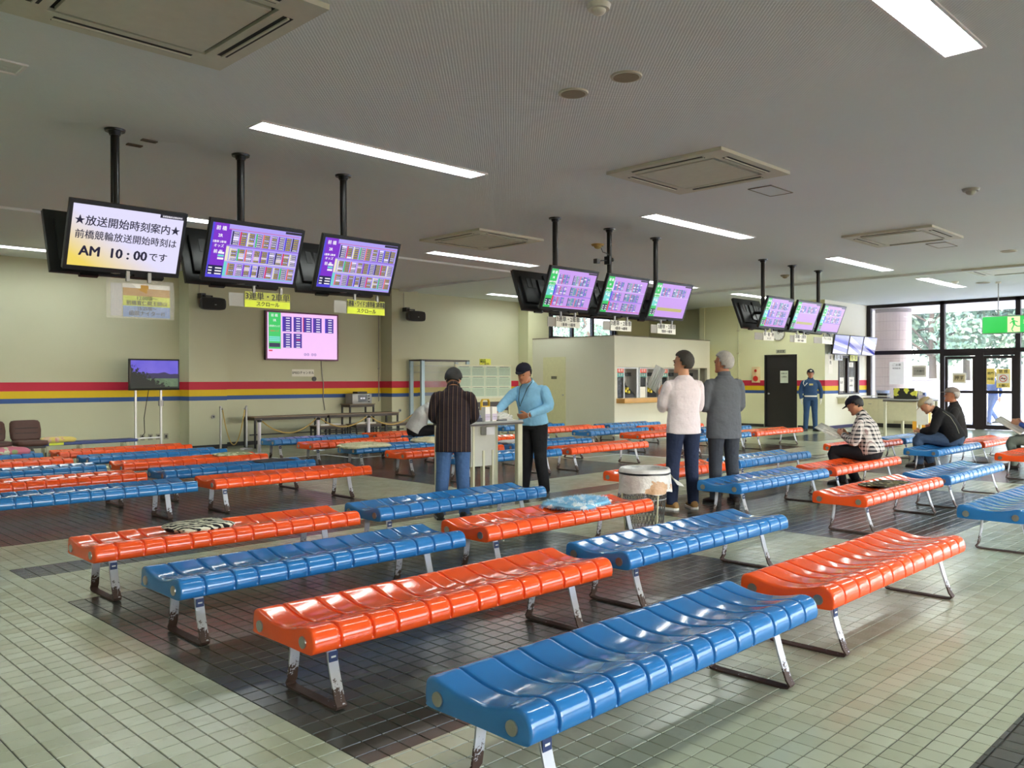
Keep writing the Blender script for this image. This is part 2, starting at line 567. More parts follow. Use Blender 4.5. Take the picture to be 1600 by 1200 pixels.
# ticket wall with opening
TY = 10.69
tw = MB()
tw.box(XD+.002, 24.28, TY, TY+.25, 0, ZC); tw.box(25.72, 26.36, TY, TY+.25, 0, ZC)
tw.box(24.28, 25.72, TY, TY+.25, 0, 0.98); tw.box(24.28, 25.72, TY, TY+.25, 2.12, ZC)
struct('wall_ticket', tw, M_WALLW, 'white wall around the ticket window')
# enclosing walls out of frame
wall_box('wall_left', XW-.25, XW, YS, YN+.25, M_WALLP)
nw = MB(); nw.box(XW-.25, XE+.2, YS-.25, YS, 0, .5); nw.box(XW-.25, XE+.2, YS-.25, YS, 3.5, ZC); nw.box(XW-.25, 0, YS-.25, YS, .5, 3.5)
struct('wall_near', nw, M_WALLP, 'wall behind the camera with a long window band added for daylight')
nf = MB()  # unseen window frames, added so daylight reaches the ceiling
for q in range(14): nf.box(q*2.0, q*2.0+.08, YS-.15, YS-.05, .5, 3.5)
nf.box(0, XE, YS-.15, YS-.05, 2.2, 2.3)
struct('added_window', nf, M_DARKFRAME, 'unseen window band added behind the camera for daylight')
# room behind the ticket opening
struct('wall_office', MB().box(23.65, 26.36, 12.6, 12.75, 0, ZC).box(26.2, 26.4, 10.9, 12.7, 0, ZC).box(23.65, 26.3, 10.9, 12.6, 2.9, 2.95), mat('office_wood', srgb(150, 124, 96), 0.6))
# baseboards
bb = MB()
def bbx(x0, x1, y, h=.085): bb.box(x0, x1, y-.012, y, 0, h)
bbx(XW, 2.48, YN); bbx(2.48, 3.3, 16.9); bbx(3.3, 7.63, YN); bbx(7.63, 8.45, 16.9); bbx(8.45, 12.78, YN); bbx(12.78, 13.6, 16.9); bbx(13.6, 17.72, YN)
bb.box(XD-.012, XD, 12.58, 14.6, 0, .085); bb.box(XD-.012, XD, 10.69, 11.5, 0, .085)
struct('baseboard_back', bb, M_BLACKTRIM)
struct('baseboard_ticket', MB().box(XD, 26.3, TY-.012, TY, 0, .085), M_BLUETRIM)

# ================================================================== booth (boxed in counter with ticket machines)
BX0, BX1, BY = 17.9, 22.6, 13.95
bo = thing('ticket_booth', 'free-standing white panelled ticket booth with cream side door', 'booth', (BX0, BY, 0))
b1 = MB()
L = lambda x: x-BX0
K = lambda y: y-BY
MX0, MX1, MZ0, MZ1 = 18.02, 22.45, 0.93, 1.77
# front wall pieces around the machine opening
b1.box(0, L(MX0), 0, .08, 0, 2.6); b1.box(L(MX1), L(BX1), 0, .08, 0, 2.6)
b1.box(L(MX0), L(MX1), 0, .08, 0, MZ0); b1.box(L(MX0), L(MX1), 0, .08, MZ1, 2.6)
b1.box(0, .08, .08, K(WY), 0, 2.6)
b1.box(L(BX1)-.08, L(BX1), .08, K(WY), 0, 2.6)
b1.box(.08, L(BX1)-.08, .08, K(WY), 2.52, 2.58)
b1.box(0.08, L(BX1)-.08, 0.9, 0.95, 0, 2.5)
b1.build('shell', M_BOOTH, bo)
box_obj('top_trim', -.01, L(BX1)+.01, -.01, K(WY), 2.6, 2.62, mat('dark_booth_trim', srgb(96, 84, 78), 0.5), bo)
# sloping side panel at the right
sp = MB()
sp.add([(L(BX1), 0, 0), (L(23.37), .62, 0), (L(23.37), .62, 2.35), (L(BX1), 0, 2.6), (L(BX1), .05, 0), (L(23.37), .67, 0), (L(23.37), .67, 2.35), (L(BX1), .05, 2.6)],
       [(0, 1, 2, 3), (7, 6, 5, 4), (3, 2, 6, 7), (1, 5, 6, 2), (0, 3, 7, 4), (0, 4, 5, 1)])
sp.build('side_panel', M_WALLP, bo)
M_DOORC = mat('cream_door', srgb(206, 204, 164), 0.5)
dr = box_obj('door', -.012, 0, K(15.67), K(16.52), 0.02, 2.07, M_DOORC, bo)
box_obj('sign_plate', -.02, -.012, K(16.0), K(16.2), 1.45, 1.53, mat('grey_plate', srgb(96, 96, 84), 0.4), dr)
MB().sphere((-.03, K(15.75), 1.0), .025).build('door_knob', M_STEEL, dr, smooth=True)
# wooden counter
M_WOODC = mat('light_wood_counter', srgb(196, 150, 86), 0.45, var=0.15, scale=4)
box_obj('counter_board', L(17.98), L(22.5), -.28, .3, 0.80, 0.925, M_WOODC, bo, b=.006)
# machines: each its own thing, standing in the opening
M_MACH = mat('machine_silver', srgb(196, 198, 198), 0.35, metal=0.6)
M_RED = mat('red_sign', srgb(222, 74, 56), 0.5)
M_TEAL = mat('teal_sign', srgb(80, 150, 146), 0.5)
M_DKP = mat('dark_panel', srgb(38, 40, 46), 0.25)
M_YEL = mat('yellow_plastic', srgb(214, 196, 60), 0.5)
pitch = 1.03
words_ = ['発 売', '発 売', '発 売', '発 売']
mlabels = ['ticket vending machine at the left end of the booth counter', 'ticket vending machine second from the left behind the wooden counter', 'ticket vending machine behind the man in the white sweater', 'ticket vending machine at the right end, half hidden by the man in grey']
for k in range(4):
    x0 = 18.06+k*pitch
    t = thing('ticket_machine', mlabels[k], 'ticket machine', (x0, BY+.06, 0.925), 0, 'ticket machines in the booth')
    b_ = MB(); b_.box(0, 1.0, .35, .75, 0, .8); b_.box(0, .04, 0, .4, 0, .8); b_.box(.32, .36, .0, .4, 0, .8); b_.box(.90, 1.0, .0, .4, 0, .8); b_.box(0, 1.0, 0, .4, .8, .835)
    b_.build('housing', M_MACH, t)
    box_obj('side_panel', .04, .32, .04, .10, 0.0 if k % 2 == 0 else .32, .56, M_DKP, t)
    if k % 2: 
        box_obj('lower_panel', .04, .32, .03, .10, 0.0, .30, M_WHITE, t)
    s_ = box_obj('red_sign', .04, .32, .0, .06, .69, .80, M_RED, t)
    tm = MB(); put_text(tm, words_[k], .085, frame((.18, -.002, .745), (1, 0, 0), (0, 0, 1)), bold=.002)
    tm.build('lettering', M_PAPER, s_)
    s2 = box_obj('teal_sign', .04, .32, .0, .06, .575, .685, M_TEAL, t)
    tm = MB(); put_text(tm, '払 戻', .08, frame((.18, -.002, .63), (1, 0, 0), (0, 0, 1)), bold=.002)
    tm.build('lettering', M_PAPER, s2)
    box_obj('display', .37, .89, .18, .24, .60, .70, M_DKP, t)
    cn = MB()
    cn.add([(.38, .05, 0), (.88, .05, 0), (.88, .05, .10), (.70, .22, .36), (.70, .30, .60), (.38, .30, .60), (.38, .22, .36), (.38, .05, .10), (.88, .35, 0), (.38, .35, 0), (.38, .35, .6), (.70, .35, .6)],
           [(0, 1, 2, 7), (7, 2, 3, 6), (6, 3, 4, 5), (5, 4, 11, 10), (1, 8, 11, 4, 3, 2), (0, 7, 6, 5, 10, 9)])
    cn.build('console', M_DKP, t)
    M_CY = screen_mat('cyan_display', srgb(130, 190, 196), 0.6)
    MB().add([(.40, .285, .50), (.68, .285, .50), (.68, .298, .58), (.40, .298, .58)], [(0, 1, 2, 3)]).build('screen', M_CY, t)
    yb = MB()
    for (a, z) in ((.42, .16), (.5, .22), (.56, .13)): yb.box(a, a+.07, .02, .10, z, z+.07)
    yb.build('button_cluster', M_YEL, t)

# ================================================================== doors and fittings on the far wall
dd = thing('door_1', 'plain black door in the far wall with a paper notice', None, (XD, 11.53, 0)); dd['kind'] = 'structure'
M_BLKD = mat('black_door', srgb(30, 29, 31), 0.35)
box_obj('leaf', .05, .09, .04, .99, 0.01, 2.12, M_BLKD, dd)
b_ = MB(); b_.box(-.01, .10, 0, .04, 0, 2.16); b_.box(-.01, .10, .99, 1.03, 0, 2.16); b_.box(-.01, .10, .04, .99, 2.12, 2.16)
b_.build('door_frame', M_BLKD, dd)
MB().cyl((.05, .90, 1.0), (.0, .90, 1.0), .012).sphere((-.005, .90, 1.0), .028).build('door_knob', M_STEEL, dd, smooth=True)
struct('wall_behind_door', MB().box(XD+.12, XD+.2, 11.5, 12.6, 0, 2.2), M_BLKD)

def flat_sign(name, label, cat, org, xd, w_, h_, m_bg, lines, th=.012, m_tx=None, group=None, bold=.0015, tilt=0.0, sx=1.0):
    """sign centred at org, face normal = xd x up"""
    xd = Vector(xd).normalized(); up = Vector((0, 0, 1))
    if tilt:
        up = Matrix.Rotation(tilt, 3, xd) @ up
    M = frame((0, 0, 0), xd, up)
    t = thing(name, label, cat, org, 0, group)
    MB().box(-w_/2, w_/2, -h_/2, h_/2, -th, 0, M=M).build('plate', m_bg, t)
    if lines:
        tm = MB()
        for body, size, dx, dy in lines:
            put_text(tm, body, size, M @ Matrix.Translation((dx, dy, .0015)), bold=bold, sx=sx)
        tm.build('lettering', m_tx or M_BLACK, t)
    return t
YDIR = (0, -1, 0)    # reading direction on walls whose face looks to -X
flat_sign('paper_notice', 'small white paper taped on the black door', 'notice', (XD+.036, 11.95, 1.50), YDIR, .25, .36, mat('pale_paper', srgb(206, 214, 196), .7), [('お知らせ', .05, 0, .1), ('入室禁止', .045, 0, 0)], th=.004)
flat_sign('door_sign', 'small grey name plate above the black door', 'sign', (XD-.014, 12.03, 2.25), YDIR, .30, .11, mat('plate_grey', srgb(176, 176, 150), .5), [('放送室', .08, 0, 0)])
# alarm panel
t = thing('alarm_panel', 'cream fire alarm panel with two round red lamps left of the black door', 'alarm', (XD-.001, 12.83, 1.57))
box_obj('box', -.05, 0, -.13, .13, -.24, .24, mat('alarm_cream', srgb(226, 204, 160), .5), t, b=.01)
M_REDL = mat('red_lamp', srgb(196, 44, 30), .3)
MB().cyl((-.05, .0, .12), (-.075, 0, .12), .045, .03, n=20).build('lamp', M_REDL, t, smooth='auto')
MB().cyl((-.05, .0, -.12), (-.065, 0, -.12), .085, .075, n=24).build('bell', M_REDL, t, smooth='auto')
# clock
t = thing('wall_clock', 'round white wall clock above the black door', 'clock', (XD-.002, 12.1, 2.78))
MB().cyl((0, 0, 0), (-.05, 0, 0), .205, n=32).build('rim', mat('clock_rim', srgb(150, 146, 132), .4), t, smooth='auto')
MB().cyl((-.0502, 0, 0), (-.052, 0, 0), .185, n=32).build('dial', M_PAPER, t)
hd = MB(); hd.add([(-.054, -.008, -.02), (-.054, .008, -.02), (-.054, -.09, .06), (-.054, -.10, .055)], [(0, 1, 2, 3)])
hd.add([(-.054, .0, 0), (-.054, .012, 0), (-.054, .03, .14), (-.054, .02, .14)], [(0, 1, 2, 3)])
for k in range(12):
    a = k*PI/6; c_, s_ = math.cos(a), math.sin(a)
    hd.add([(-.053, c_*.155-s_*.005, s_*.155+c_*.005), (-.053, c_*.155+s_*.005, s_*.155-c_*.005), (-.053, c_*.175+s_*.005, s_*.175-c_*.005), (-.053, c_*.175-s_*.005, s_*.175+c_*.005)], [(0, 1, 2, 3)])
hd.build('hands', M_BLACK, t)
# conduit pipe down the far wall
t = thing('conduit_pipe', 'thin cream conduit pipe running down the far wall left of the alarm', 'pipe', (XD-.03, 13.42, 0))
MB().cyl((0, 0, 1.42), (0, 0, ZC-.01), .018, n=10).build('pipe', M_WALLP, t)
for z in (1.45, 2.2, 2.9): box_obj('clip', -.025, .03, -.04, .04, z, z+.04, M_CREAM, t)

# ------------------------------------------------------------------ ticket window (in wall_ticket)
t = thing('window_2', 'ticket window with frame in the white wall', None, (0, 0, 0)); t['kind'] = 'structure'
b_ = MB(); b_.box(24.28, 24.34, TY-.02, TY+.12, .98, 2.12); b_.box(25.62, 25.72, TY-.02, TY+.12, .98, 2.12)
b_.box(24.34, 25.62, TY-.02, TY+.12, 2.06, 2.12); b_.box(24.88, 24.98, TY-.02, TY+.12, .98, 2.06); b_.box(24.34, 25.62, TY-.02, TY+.12, .98, 1.02)
b_.build('window_frame', M_DARKFRAME, t)
box_obj('pane', 24.34, 24.88, TY+.05, TY+.056, 1.02, 2.06, M_GLASS, t); box_obj('pane', 24.98, 25.62, TY+.05, TY+.056, 1.02, 2.06, M_GLASS, t)
t = thing('counter_shelf', 'narrow pale ticket counter shelf under the ticket window', 'shelf', (24.15, TY, .80))
box_obj('board', 0, 1.75, -.30, -.005, .08, .12, M_WHITE, t); box_obj('apron', .08, 1.65, -.22, -.005, -.08, .08, M_CREAM, t)
flat_sign('paper_notice', 'tall narrow white notice on the pillar left of the ticket window', 'notice', (23.75, TY-.006, 1.90), (1, 0, 0), .28, .62, M_PAPER, [('前', .12, 0, .15), ('売', .12, 0, 0)], th=.004)
flat_sign('paper_notice', 'white price sheet taped inside the ticket window, right pane', 'notice', (25.28, TY+.045, 1.28), (1, 0, 0), .42, .42, M_PAPER, [('ご案内', .08, 0, .1), ('AM9:30', .07, 0, -.05)], th=.003)
flat_sign('paper_notice', 'white handwritten sheet low in the left pane of the ticket window', 'notice', (24.60, TY+.045, 1.28), (1, 0, 0), .34, .40, M_PAPER, [('払戻', .09, 0, .05)], th=.003)
flat_sign('window_sign', 'white sign hanging under the ticket window monitors on the left', 'sign', (24.20, TY-.05, 2.06), (1, 0, 0), .52, .17, mat('sign_pale', srgb(206, 212, 222), .5), [('売・払', .13, 0, 0)])
flat_sign('window_sign', 'yellow sign hanging over the right pane of the ticket window', 'sign', (25.25, TY-.05, 2.06), (1, 0, 0), .52, .17, mat('sign_yellow', srgb(214, 220, 120), .5), [('売・払', .13, 0, 0)])
flat_sign('window_sign', 'small white plate inside the top of the right ticket pane', 'sign', (25.25, TY+.04, 1.86), (1, 0, 0), .36, .14, M_PAPER, [('7', .10, 0, 0)])

# ================================================================== glazed entrance
GX = XE
gz = thing('window_3', 'tall dark framed entrance glazing', None, (0, 0, 0)); gz['kind'] = 'structure'
b_ = MB()
fy = [10.62, 8.50, 6.55, 4.55, 2.5, 0.5, -1.5, -3.5, -5.5, -7.4]  # bays running on out of view are added to let in more daylight
for i_, y in enumerate(fy):
    b_.box(GX, GX+.14, y-.06, y+.06, 0, ZC)
b_.box(GX, GX+.14, -7.4, 10.6, ZC-.10, ZC-.001)
b_.box(GX-.02, GX+.16, -7.4, 10.6, 2.17, 2.29)
b_.box(GX, GX+.14, 8.5, 10.6, 0, .08)
b_.build('window_frame', M_DARKFRAME, gz)
for i_ in range(9):
    y1, y0 = fy[i_]-.06, fy[i_+1]+.06
    box_obj('pane', GX+.06, GX+.068, y0, y1, 2.29, ZC-.10, M_GLASS, gz)
    if i_ != 1: box_obj('pane', GX+.06, GX+.068, y0, y1, .02, 2.17, M_GLASS, gz)
# door pair in the second bay
for nme, (ya, yb_) , hy in (('door_2', (7.62, 8.42), 8.40), ('door_3', (6.63, 7.40), 6.66)):
    d_ = thing(nme, 'glass swing door of the entrance with dark rails', None, (GX, ya, 0)); d_['kind'] = 'structure'
    W_ = yb_-ya; b_ = MB()
    b_.box(.0, .07, 0, .07, .01, 2.08); b_.box(.0, .07, W_-.07, W_, .01, 2.08); b_.box(.0, .07, .07, W_-.07, 2.0, 2.08); b_.box(.0, .07, .07, W_-.07, .01, .13)
    b_.box(-.015, .08, .07, W_-.07, 1.02, 1.10)
    b_.build('door_frame', M_DARKFRAME, d_)
    box_obj('pane', .03, .038, .07, W_-.07, .13, 1.02, M_GLASS, d_); box_obj('pane', .03, .038, .07, W_-.07, 1.10, 2.0, M_GLASS, d_)
b_ = MB(); b_.box(GX-.01, GX+.10, 7.40, 7.62, 0, 2.17); b_.box(GX, GX+.08, 6.6, 8.44, 2.09, 2.17); b_.box(GX, GX+.08, 6.6, 6.63, 0, 2.1)
struct('trim_1', b_, M_DARKFRAME)
struct('wall_entrance', MB().box(GX, GX+.2, -8.0, -7.4, 0, ZC), M_WALLP)
for nme, lb_, yy, zz, w_, h_, mc_, tx_, sz_ in (('door_notice', 'white framed sign with brown push panel on the left glass door', 8.03, 1.45, .36, .30, mat('sign_brown', srgb(188, 176, 140), .6), '押す', .13),
                                     ('window_notice', 'white framed sign with grey panel on the glass beside the tiled pillar', 9.13, 1.66, .40, .34, mat('sign_grey', srgb(170, 168, 160), .6), '一方通行', .07)):
    tt = flat_sign(nme, lb_, 'sign', (GX-.02, yy, zz), YDIR, w_, h_, M_PAPER, None, th=.004)
    pn_ = MB().box(-w_*.4, w_*.4, -h_*.34, h_*.34, .0005, .004, M=frame((0, 0, 0), YDIR, (0, 0, 1))).build('coloured_panel', mc_, tt)
    tm = MB(); put_text(tm, tx_, sz_, frame((-.005, 0, 0), YDIR, (0, 0, 1)), bold=.003); tm.build('lettering', M_BLACK, pn_)
tt = flat_sign('no_smoking_notice', 'yellow and white no smoking notice on the right glass door', 'sign', (GX-.02, 6.90, 1.44), YDIR, .34, .52, mat('notice_yellow', srgb(236, 214, 120), .6), [('禁 煙', .10, 0, .19), ('お願い', .085, 0, -.2)], th=.004, bold=.003)
MB().box(-.15, .15, -.13, .13, 0.001, .003, M=frame((0, 0, 0), YDIR, (0, 0, 1))).build('white_field', M_PAPER, tt)
ring = MB(); pts = [(-.005, math.cos(a)*.09, math.sin(a)*.09) for a in [k*2*PI/24 for k in range(25)]]
ring.tube(pts, .009, 6); ring.tube([(-.005, .062, .062), (-.005, -.062, -.062)], .008, 6)
ring.build('ban_ring', mat('ban_red', srgb(200, 60, 50), .5), tt)
MB().box(-.006, -.003, -.06, .06, -.012, .012).build('cigarette', M_BLACK, tt)
tt = flat_sign('door_notice', 'narrow yellow notice left of the no smoking sign', 'sign', (GX-.02, 7.22, 1.50), YDIR, .20, .44, mat('notice_yellow', srgb(236, 214, 120), .6), [('開門', .08, 0, .08), ('時間', .08, 0, -.08)], th=.004, bold=.002)
# ================================================================== benches
def bench_paint(name, c1, c2):
    g = N(name)
    p, x, y, z = g.obj()
    nz = g.noise(p, 3.0, 4)
    c = g.mix(nz, c1, c2)
    sc_ = g.noise(p, 40.0, 5, 0.7)
    c = g.mix(g.math('MULTIPLY', g.math('GREATER_THAN', sc_, 0.72), 0.25), c, srgb(170, 150, 140))
    g.setc(c)
    g.l(g.math('ADD', g.math('MULTIPLY', g.noise(p, 7.0, 3), 0.12), 0.06), g.b.inputs['Roughness'])
    g.b.inputs['Specular IOR Level'].default_value = 0.6
    return g.m
M_BLUE = bench_paint('blue_gel_coat', srgb(36, 108, 170), srgb(46, 118, 180))
M_ORANGE = bench_paint('orange_gel_coat', srgb(238, 78, 26), srgb(244, 92, 36))
def leg_paint():
    g = N('chipped_white_leg_paint')
    p, x, y, z = g.obj()
    n1 = g.noise(p, 38.0, 5, 0.75)
    n2 = g.noise(p, 9.0, 3)
    low = g.math('SUBTRACT', 0.135, z)           # rust creeping up from the foot
    th = g.math('ADD', g.math('MULTIPLY', low, 2.2), g.math('MULTIPLY', n2, 0.06))
    chip = g.math('GREATER_THAN', g.math('ADD', n1, g.math('MINIMUM', th, 0.35)), 0.63)
    rust = g.mix(n2, srgb(52, 38, 34), srgb(84, 60, 48))
    c = g.mix(chip, g.mix(n2, srgb(200, 200, 206), srgb(184, 184, 190)), rust)
    g.setc(c)
    g.l(g.math('ADD', g.math('MULTIPLY', chip, 0.35), 0.35), g.b.inputs['Roughness'])
    g.bump(chip, 0.3, 0.002)
    return g.m
M_LEG = leg_paint()
M_BOLT = mat('bolt_metal', srgb(172, 170, 164), 0.3, metal=0.9)
M_STICK = mat('sticker_blue', srgb(44, 58, 100), 0.4)

def smooth_profile(pts, it=2):
    for _ in range(it):
        q = []
        n = len(pts)
        for i in range(n):
            a = pts[i]; b = pts[(i+1) % n]
            q.append((a[0]*.75+b[0]*.25, a[1]*.75+b[1]*.25)); q.append((a[0]*.25+b[0]*.75, a[1]*.25+b[1]*.75))
        pts = q
    return pts
PROF = smooth_profile([(0.0, .268), (-0.002, .320), (0.022, .366), (0.075, .376), (0.14, .356), (0.24, .337), (0.34, .340), (0.43, .360), (0.485, .376), (0.522, .362), (0.53, .318), (0.53, .266), (0.49, .258), (0.26, .262), (0.04, .258)], 2)
GROOVES = [.137, .310, .449, .636, .770, .955, 1.089, 1.277, 1.409, 1.596, 1.742, 1.897]
BL = 2.03
def seat_mesh():
    cy, cz = .265, .312
    def ring(x, off):
        out = []
        n = len(PROF)
        for i, (y, z) in enumerate(PROF):
            a = PROF[i-1]; b = PROF[(i+1) % n]
            ty, tz = b[0]-a[0], b[1]-a[1]; L_ = math.hypot(ty, tz) or 1
            # profile runs front-bottom -> up -> back: inward normal
            ny, nz_ = tz/L_, -ty/L_
            if ny*(cy-y)+nz_*(cz-z) < 0 and abs(cy-y)+abs(cz-z) > .08: ny, nz_ = -ny, -nz_
            o_ = off if z > .27 else 0
            out.append((x, y+ny*o_, z+nz_*o_))
        return out
    R = [ring(0.0, .014), ring(.003, .004), ring(.010, 0), ring(.024, 0)]
    for gx in GROOVES:
        R += [ring(gx-.024, 0), ring(gx-.011, 0.0008), ring(gx-.0075, .004), ring(gx-.006, .014), ring(gx+.006, .014), ring(gx+.0075, .004), ring(gx+.011, 0.0008), ring(gx+.024, 0)]
    R += [ring(BL-.024, 0), ring(BL-.010, 0), ring(BL-.003, .004), ring(BL, .014)]
    mb = MB(); mb.ring_loft(R)
    return mb
def leg_pts():
    # U shaped flat bar in the y-z plane, splayed towards the floor
    P_ = [(.075, .268), (.045, .16), (.005, .045)]
    c = [(-.012, .022), (-.002, .010), (.03, .006)]
    d = [(.37, .006), (.402, .010), (.412, .022)]
    Q = [(.395, .045), (.375, .16), (.365, .268)]
    return P_+c+d+Q
def make_bench(m_):
    t = thing('bench', None, 'bench')
    st = seat_mesh().build('seat', m_, t)
    st.data.polygons.foreach_set('use_smooth', [True]*len(st.data.polygons)); st.data.set_sharp_from_angle(angle=math.radians(50))
    for lx in (.13, 1.73):
        pts = [(lx, y, z) for y, z in leg_pts()]
        MB().strip(pts, (1, 0, 0), .05, .009).build('leg_frame', M_LEG, t, smooth='auto')
    st_ = MB(); st_.use(M_STICK).box(.108, .152, .050, .0535, .20, .245, M=Matrix.Rotation(0, 4, 'X')); st_.use(M_WHITE).box(.118, .142, .0485, .05, .218, .226)
    st_.build('sticker', None, t)
    for lx in (0.0, BL):
        sg = -1 if lx == 0 else 1
        for by in (.085, .455):
            z = .305 if by < .2 else .300
            b_ = MB(); b_.cyl((lx-sg*.012, by, z), (lx+sg*.006, by, z), .027, .026, n=20); b_.cyl((lx+sg*.006, by, z), (lx+sg*.0065, by, z), .005, n=8)
            b_.build('bolt_cap', M_BOLT, t, smooth='auto')
    return t
proto = {'b': make_bench(M_BLUE), 'r': make_bench(M_ORANGE)}
used_b = {'b': False, 'r': False}
COLX = [1.94, 4.17, 7.72, 9.95, 13.5, 15.73]
FY = [1.85, 3.12, 4.40, 5.67]
KY = [8.6, 9.86, 11.12, 12.38, 13.62]
CN = {'b': 'blue', 'r': 'orange'}
ordn = ['nearest the camera', 'second from the front', 'third from the front', 'at the back of the front block']
colname = ['at the left end of its row', 'second from the left in its row', 'third in its row', 'fourth in its row', 'fifth in its row', 'at the far right end of its row']
special = {
 ('F', 0, 0): 'large blue bench in the foreground, nearest of all to the camera',
 ('F', 0, 1): 'orange bench in the right foreground just behind the end of the nearest blue bench',
 ('F', 0, 2): 'blue bench cut by the right edge of the picture with yellow and green reflections',
 ('F', 1, 0): 'orange bench in the foreground directly behind the nearest blue bench',
 ('F', 1, 1): 'blue bench with scuffed seat between the two front orange benches and the litter bin',
 ('F', 1, 2): 'orange bench carrying the camouflage cushion',
 ('F', 1, 3): 'blue bench right of the bench with the camouflage cushion',
 ('F', 1, 4): 'orange bench at the right picture edge under the reader cut by the frame',
 ('F', 2, 0): 'blue bench at the left front between two orange benches',
 ('F', 2, 1): 'orange bench with the blue and white fluffy cushion',
 ('F', 2, 2): 'blue bench in front of the man in grey and the man in the white sweater',
 ('F', 2, 3): 'orange bench on which the man in the plaid shirt sits',
 ('F', 2, 4): 'blue bench on which the two men in dark jackets sit',
 ('F', 2, 5): 'small orange bench just right of the two seated men in dark jackets',
 ('F', 3, 0): 'orange bench carrying the zebra striped cushion',
 ('F', 3, 1): 'blue bench in front of the man in the dark striped shirt',
 ('F', 3, 2): 'orange bench partly hidden behind the litter bin and the two standing men',
 ('F', 3, 3): 'blue bench to the right of the two standing men',
 ('F', 3, 4): 'orange bench behind the man in the plaid shirt',
 ('F', 3, 5): 'blue bench seen behind the knees of the man in the beige cap',
 ('K', 0, 0): 'long blue bench at the left edge, front row of the rear block',
 ('K', 0, 1): 'orange bench, front row of the rear block, right of the left blue one',
 ('K', 0, 3): 'orange bench right of the blue shirted man, front of the rear block',
 ('K', 0, 2): 'blue bench seen through the legs of the writing table',
 ('K', 0, 4): 'blue bench behind the two standing men, front row of the rear block',
 ('K', 0, 5): 'orange bench closest to the black door',
 ('K', 1, 1): 'blue bench carrying the flat black cushion',
 ('K', 1, 2): 'orange bench left of the man in the dark striped shirt',
 ('K', 2, 1): 'orange bench carrying the pale green patterned cushion',
 ('K', 2, 2): 'blue bench with the two shaggy sheepskin covers',
 ('K', 3, 3): 'blue bench under the bent man in the white jacket',
 ('K', 4, 0): 'blue bench at the far left carrying the pink and green floral cushion',
 ('K', 4, 2): 'blue bench just in front of the first white rope post',
 ('K', 4, 3): 'orange bench behind the bent man in the white jacket',
}
pat = {'F': ['brb', 'rbrbr', 'brbrbr', 'rbrbrb'], 'K': ['brbrbr', 'rbrbrb', 'brbrbr', 'rbrbrb', 'brbrb']}
# front block, row by row: colours alternate like a chessboard
def bench_at(blk, r, c, x, y, k_):
    col = pat[blk][r][c]
    if used_b[col]: o = copy_tree(proto[col])
    else: o = proto[col]; used_b[col] = True
    o.location = (x+random.uniform(-.012, .012), y+random.uniform(-.012, .012), 0)
    o.rotation_euler = (0, 0, random.uniform(-.004, .004))
    lb = special.get((blk, r, c))
    if not lb:
        rows = ['front', 'second', 'third', 'fourth', 'last']
        lb = f"{CN[col]} bench in the rear block, {rows[r]} row, {colname[c]}"
    tag(o, lb, 'bench', 'blue waiting benches' if col == 'b' else 'orange waiting benches')
for r in range(4):
    for c in range(len(pat['F'][r])): bench_at('F', r, c, COLX[c], FY[r], CN)
for r in range(5):
    for c in range(len(pat['K'][r])): bench_at('K', r, c, COLX[c], KY[r], CN)

# ================================================================== hanging monitors
M_SW = screen_mat('screen_white', srgb(226, 216, 250), 1.0)
M_SV = screen_mat('screen_violet', srgb(176, 160, 246), 1.0)
M_SP = screen_mat('screen_pink', srgb(208, 160, 244), 0.95)
M_SPB = screen_mat('screen_bright_pink', srgb(248, 196, 250), 1.0)
M_SPU = screen_mat('screen_purple', srgb(132, 44, 214), 0.9)
M_SBL = screen_mat('screen_blue', srgb(84, 70, 230), 0.9)
M_SGR = screen_mat('screen_green', srgb(54, 212, 104), 0.9)
M_SCY = screen_mat('screen_aqua', srgb(120, 230, 220), 0.9)
M_SCR = screen_mat('screen_cream', srgb(244, 240, 206), 0.95)
M_SNV = screen_mat('screen_navy', srgb(30, 28, 84), 0.8)
M_SRD = screen_mat('screen_red', srgb(232, 40, 84), 0.9)
M_SYE = screen_mat('screen_yellow', srgb(228, 208, 92), 0.95)
M_SDK = screen_mat('screen_ink', srgb(34, 26, 60), 0.5)
M_SIND = screen_mat('screen_indigo', srgb(70, 30, 170), 0.85)
M_SOR = screen_mat('screen_orange', srgb(240, 120, 90), 0.95)
M_SWW = screen_mat('screen_pure_white', srgb(250, 246, 255), 1.0)
M_SOL = screen_mat('screen_olive', srgb(206, 196, 110), 0.85)
SW_, SH_ = .94, .53     # lit area
def rect(mb, m_, x0, x1, y0, y1, z=.0):
    mb.use(m_); mb.add([(x0, y0, z), (x1, y0, z), (x1, y1, z), (x0, y1, z)], [(0, 1, 2, 3)])

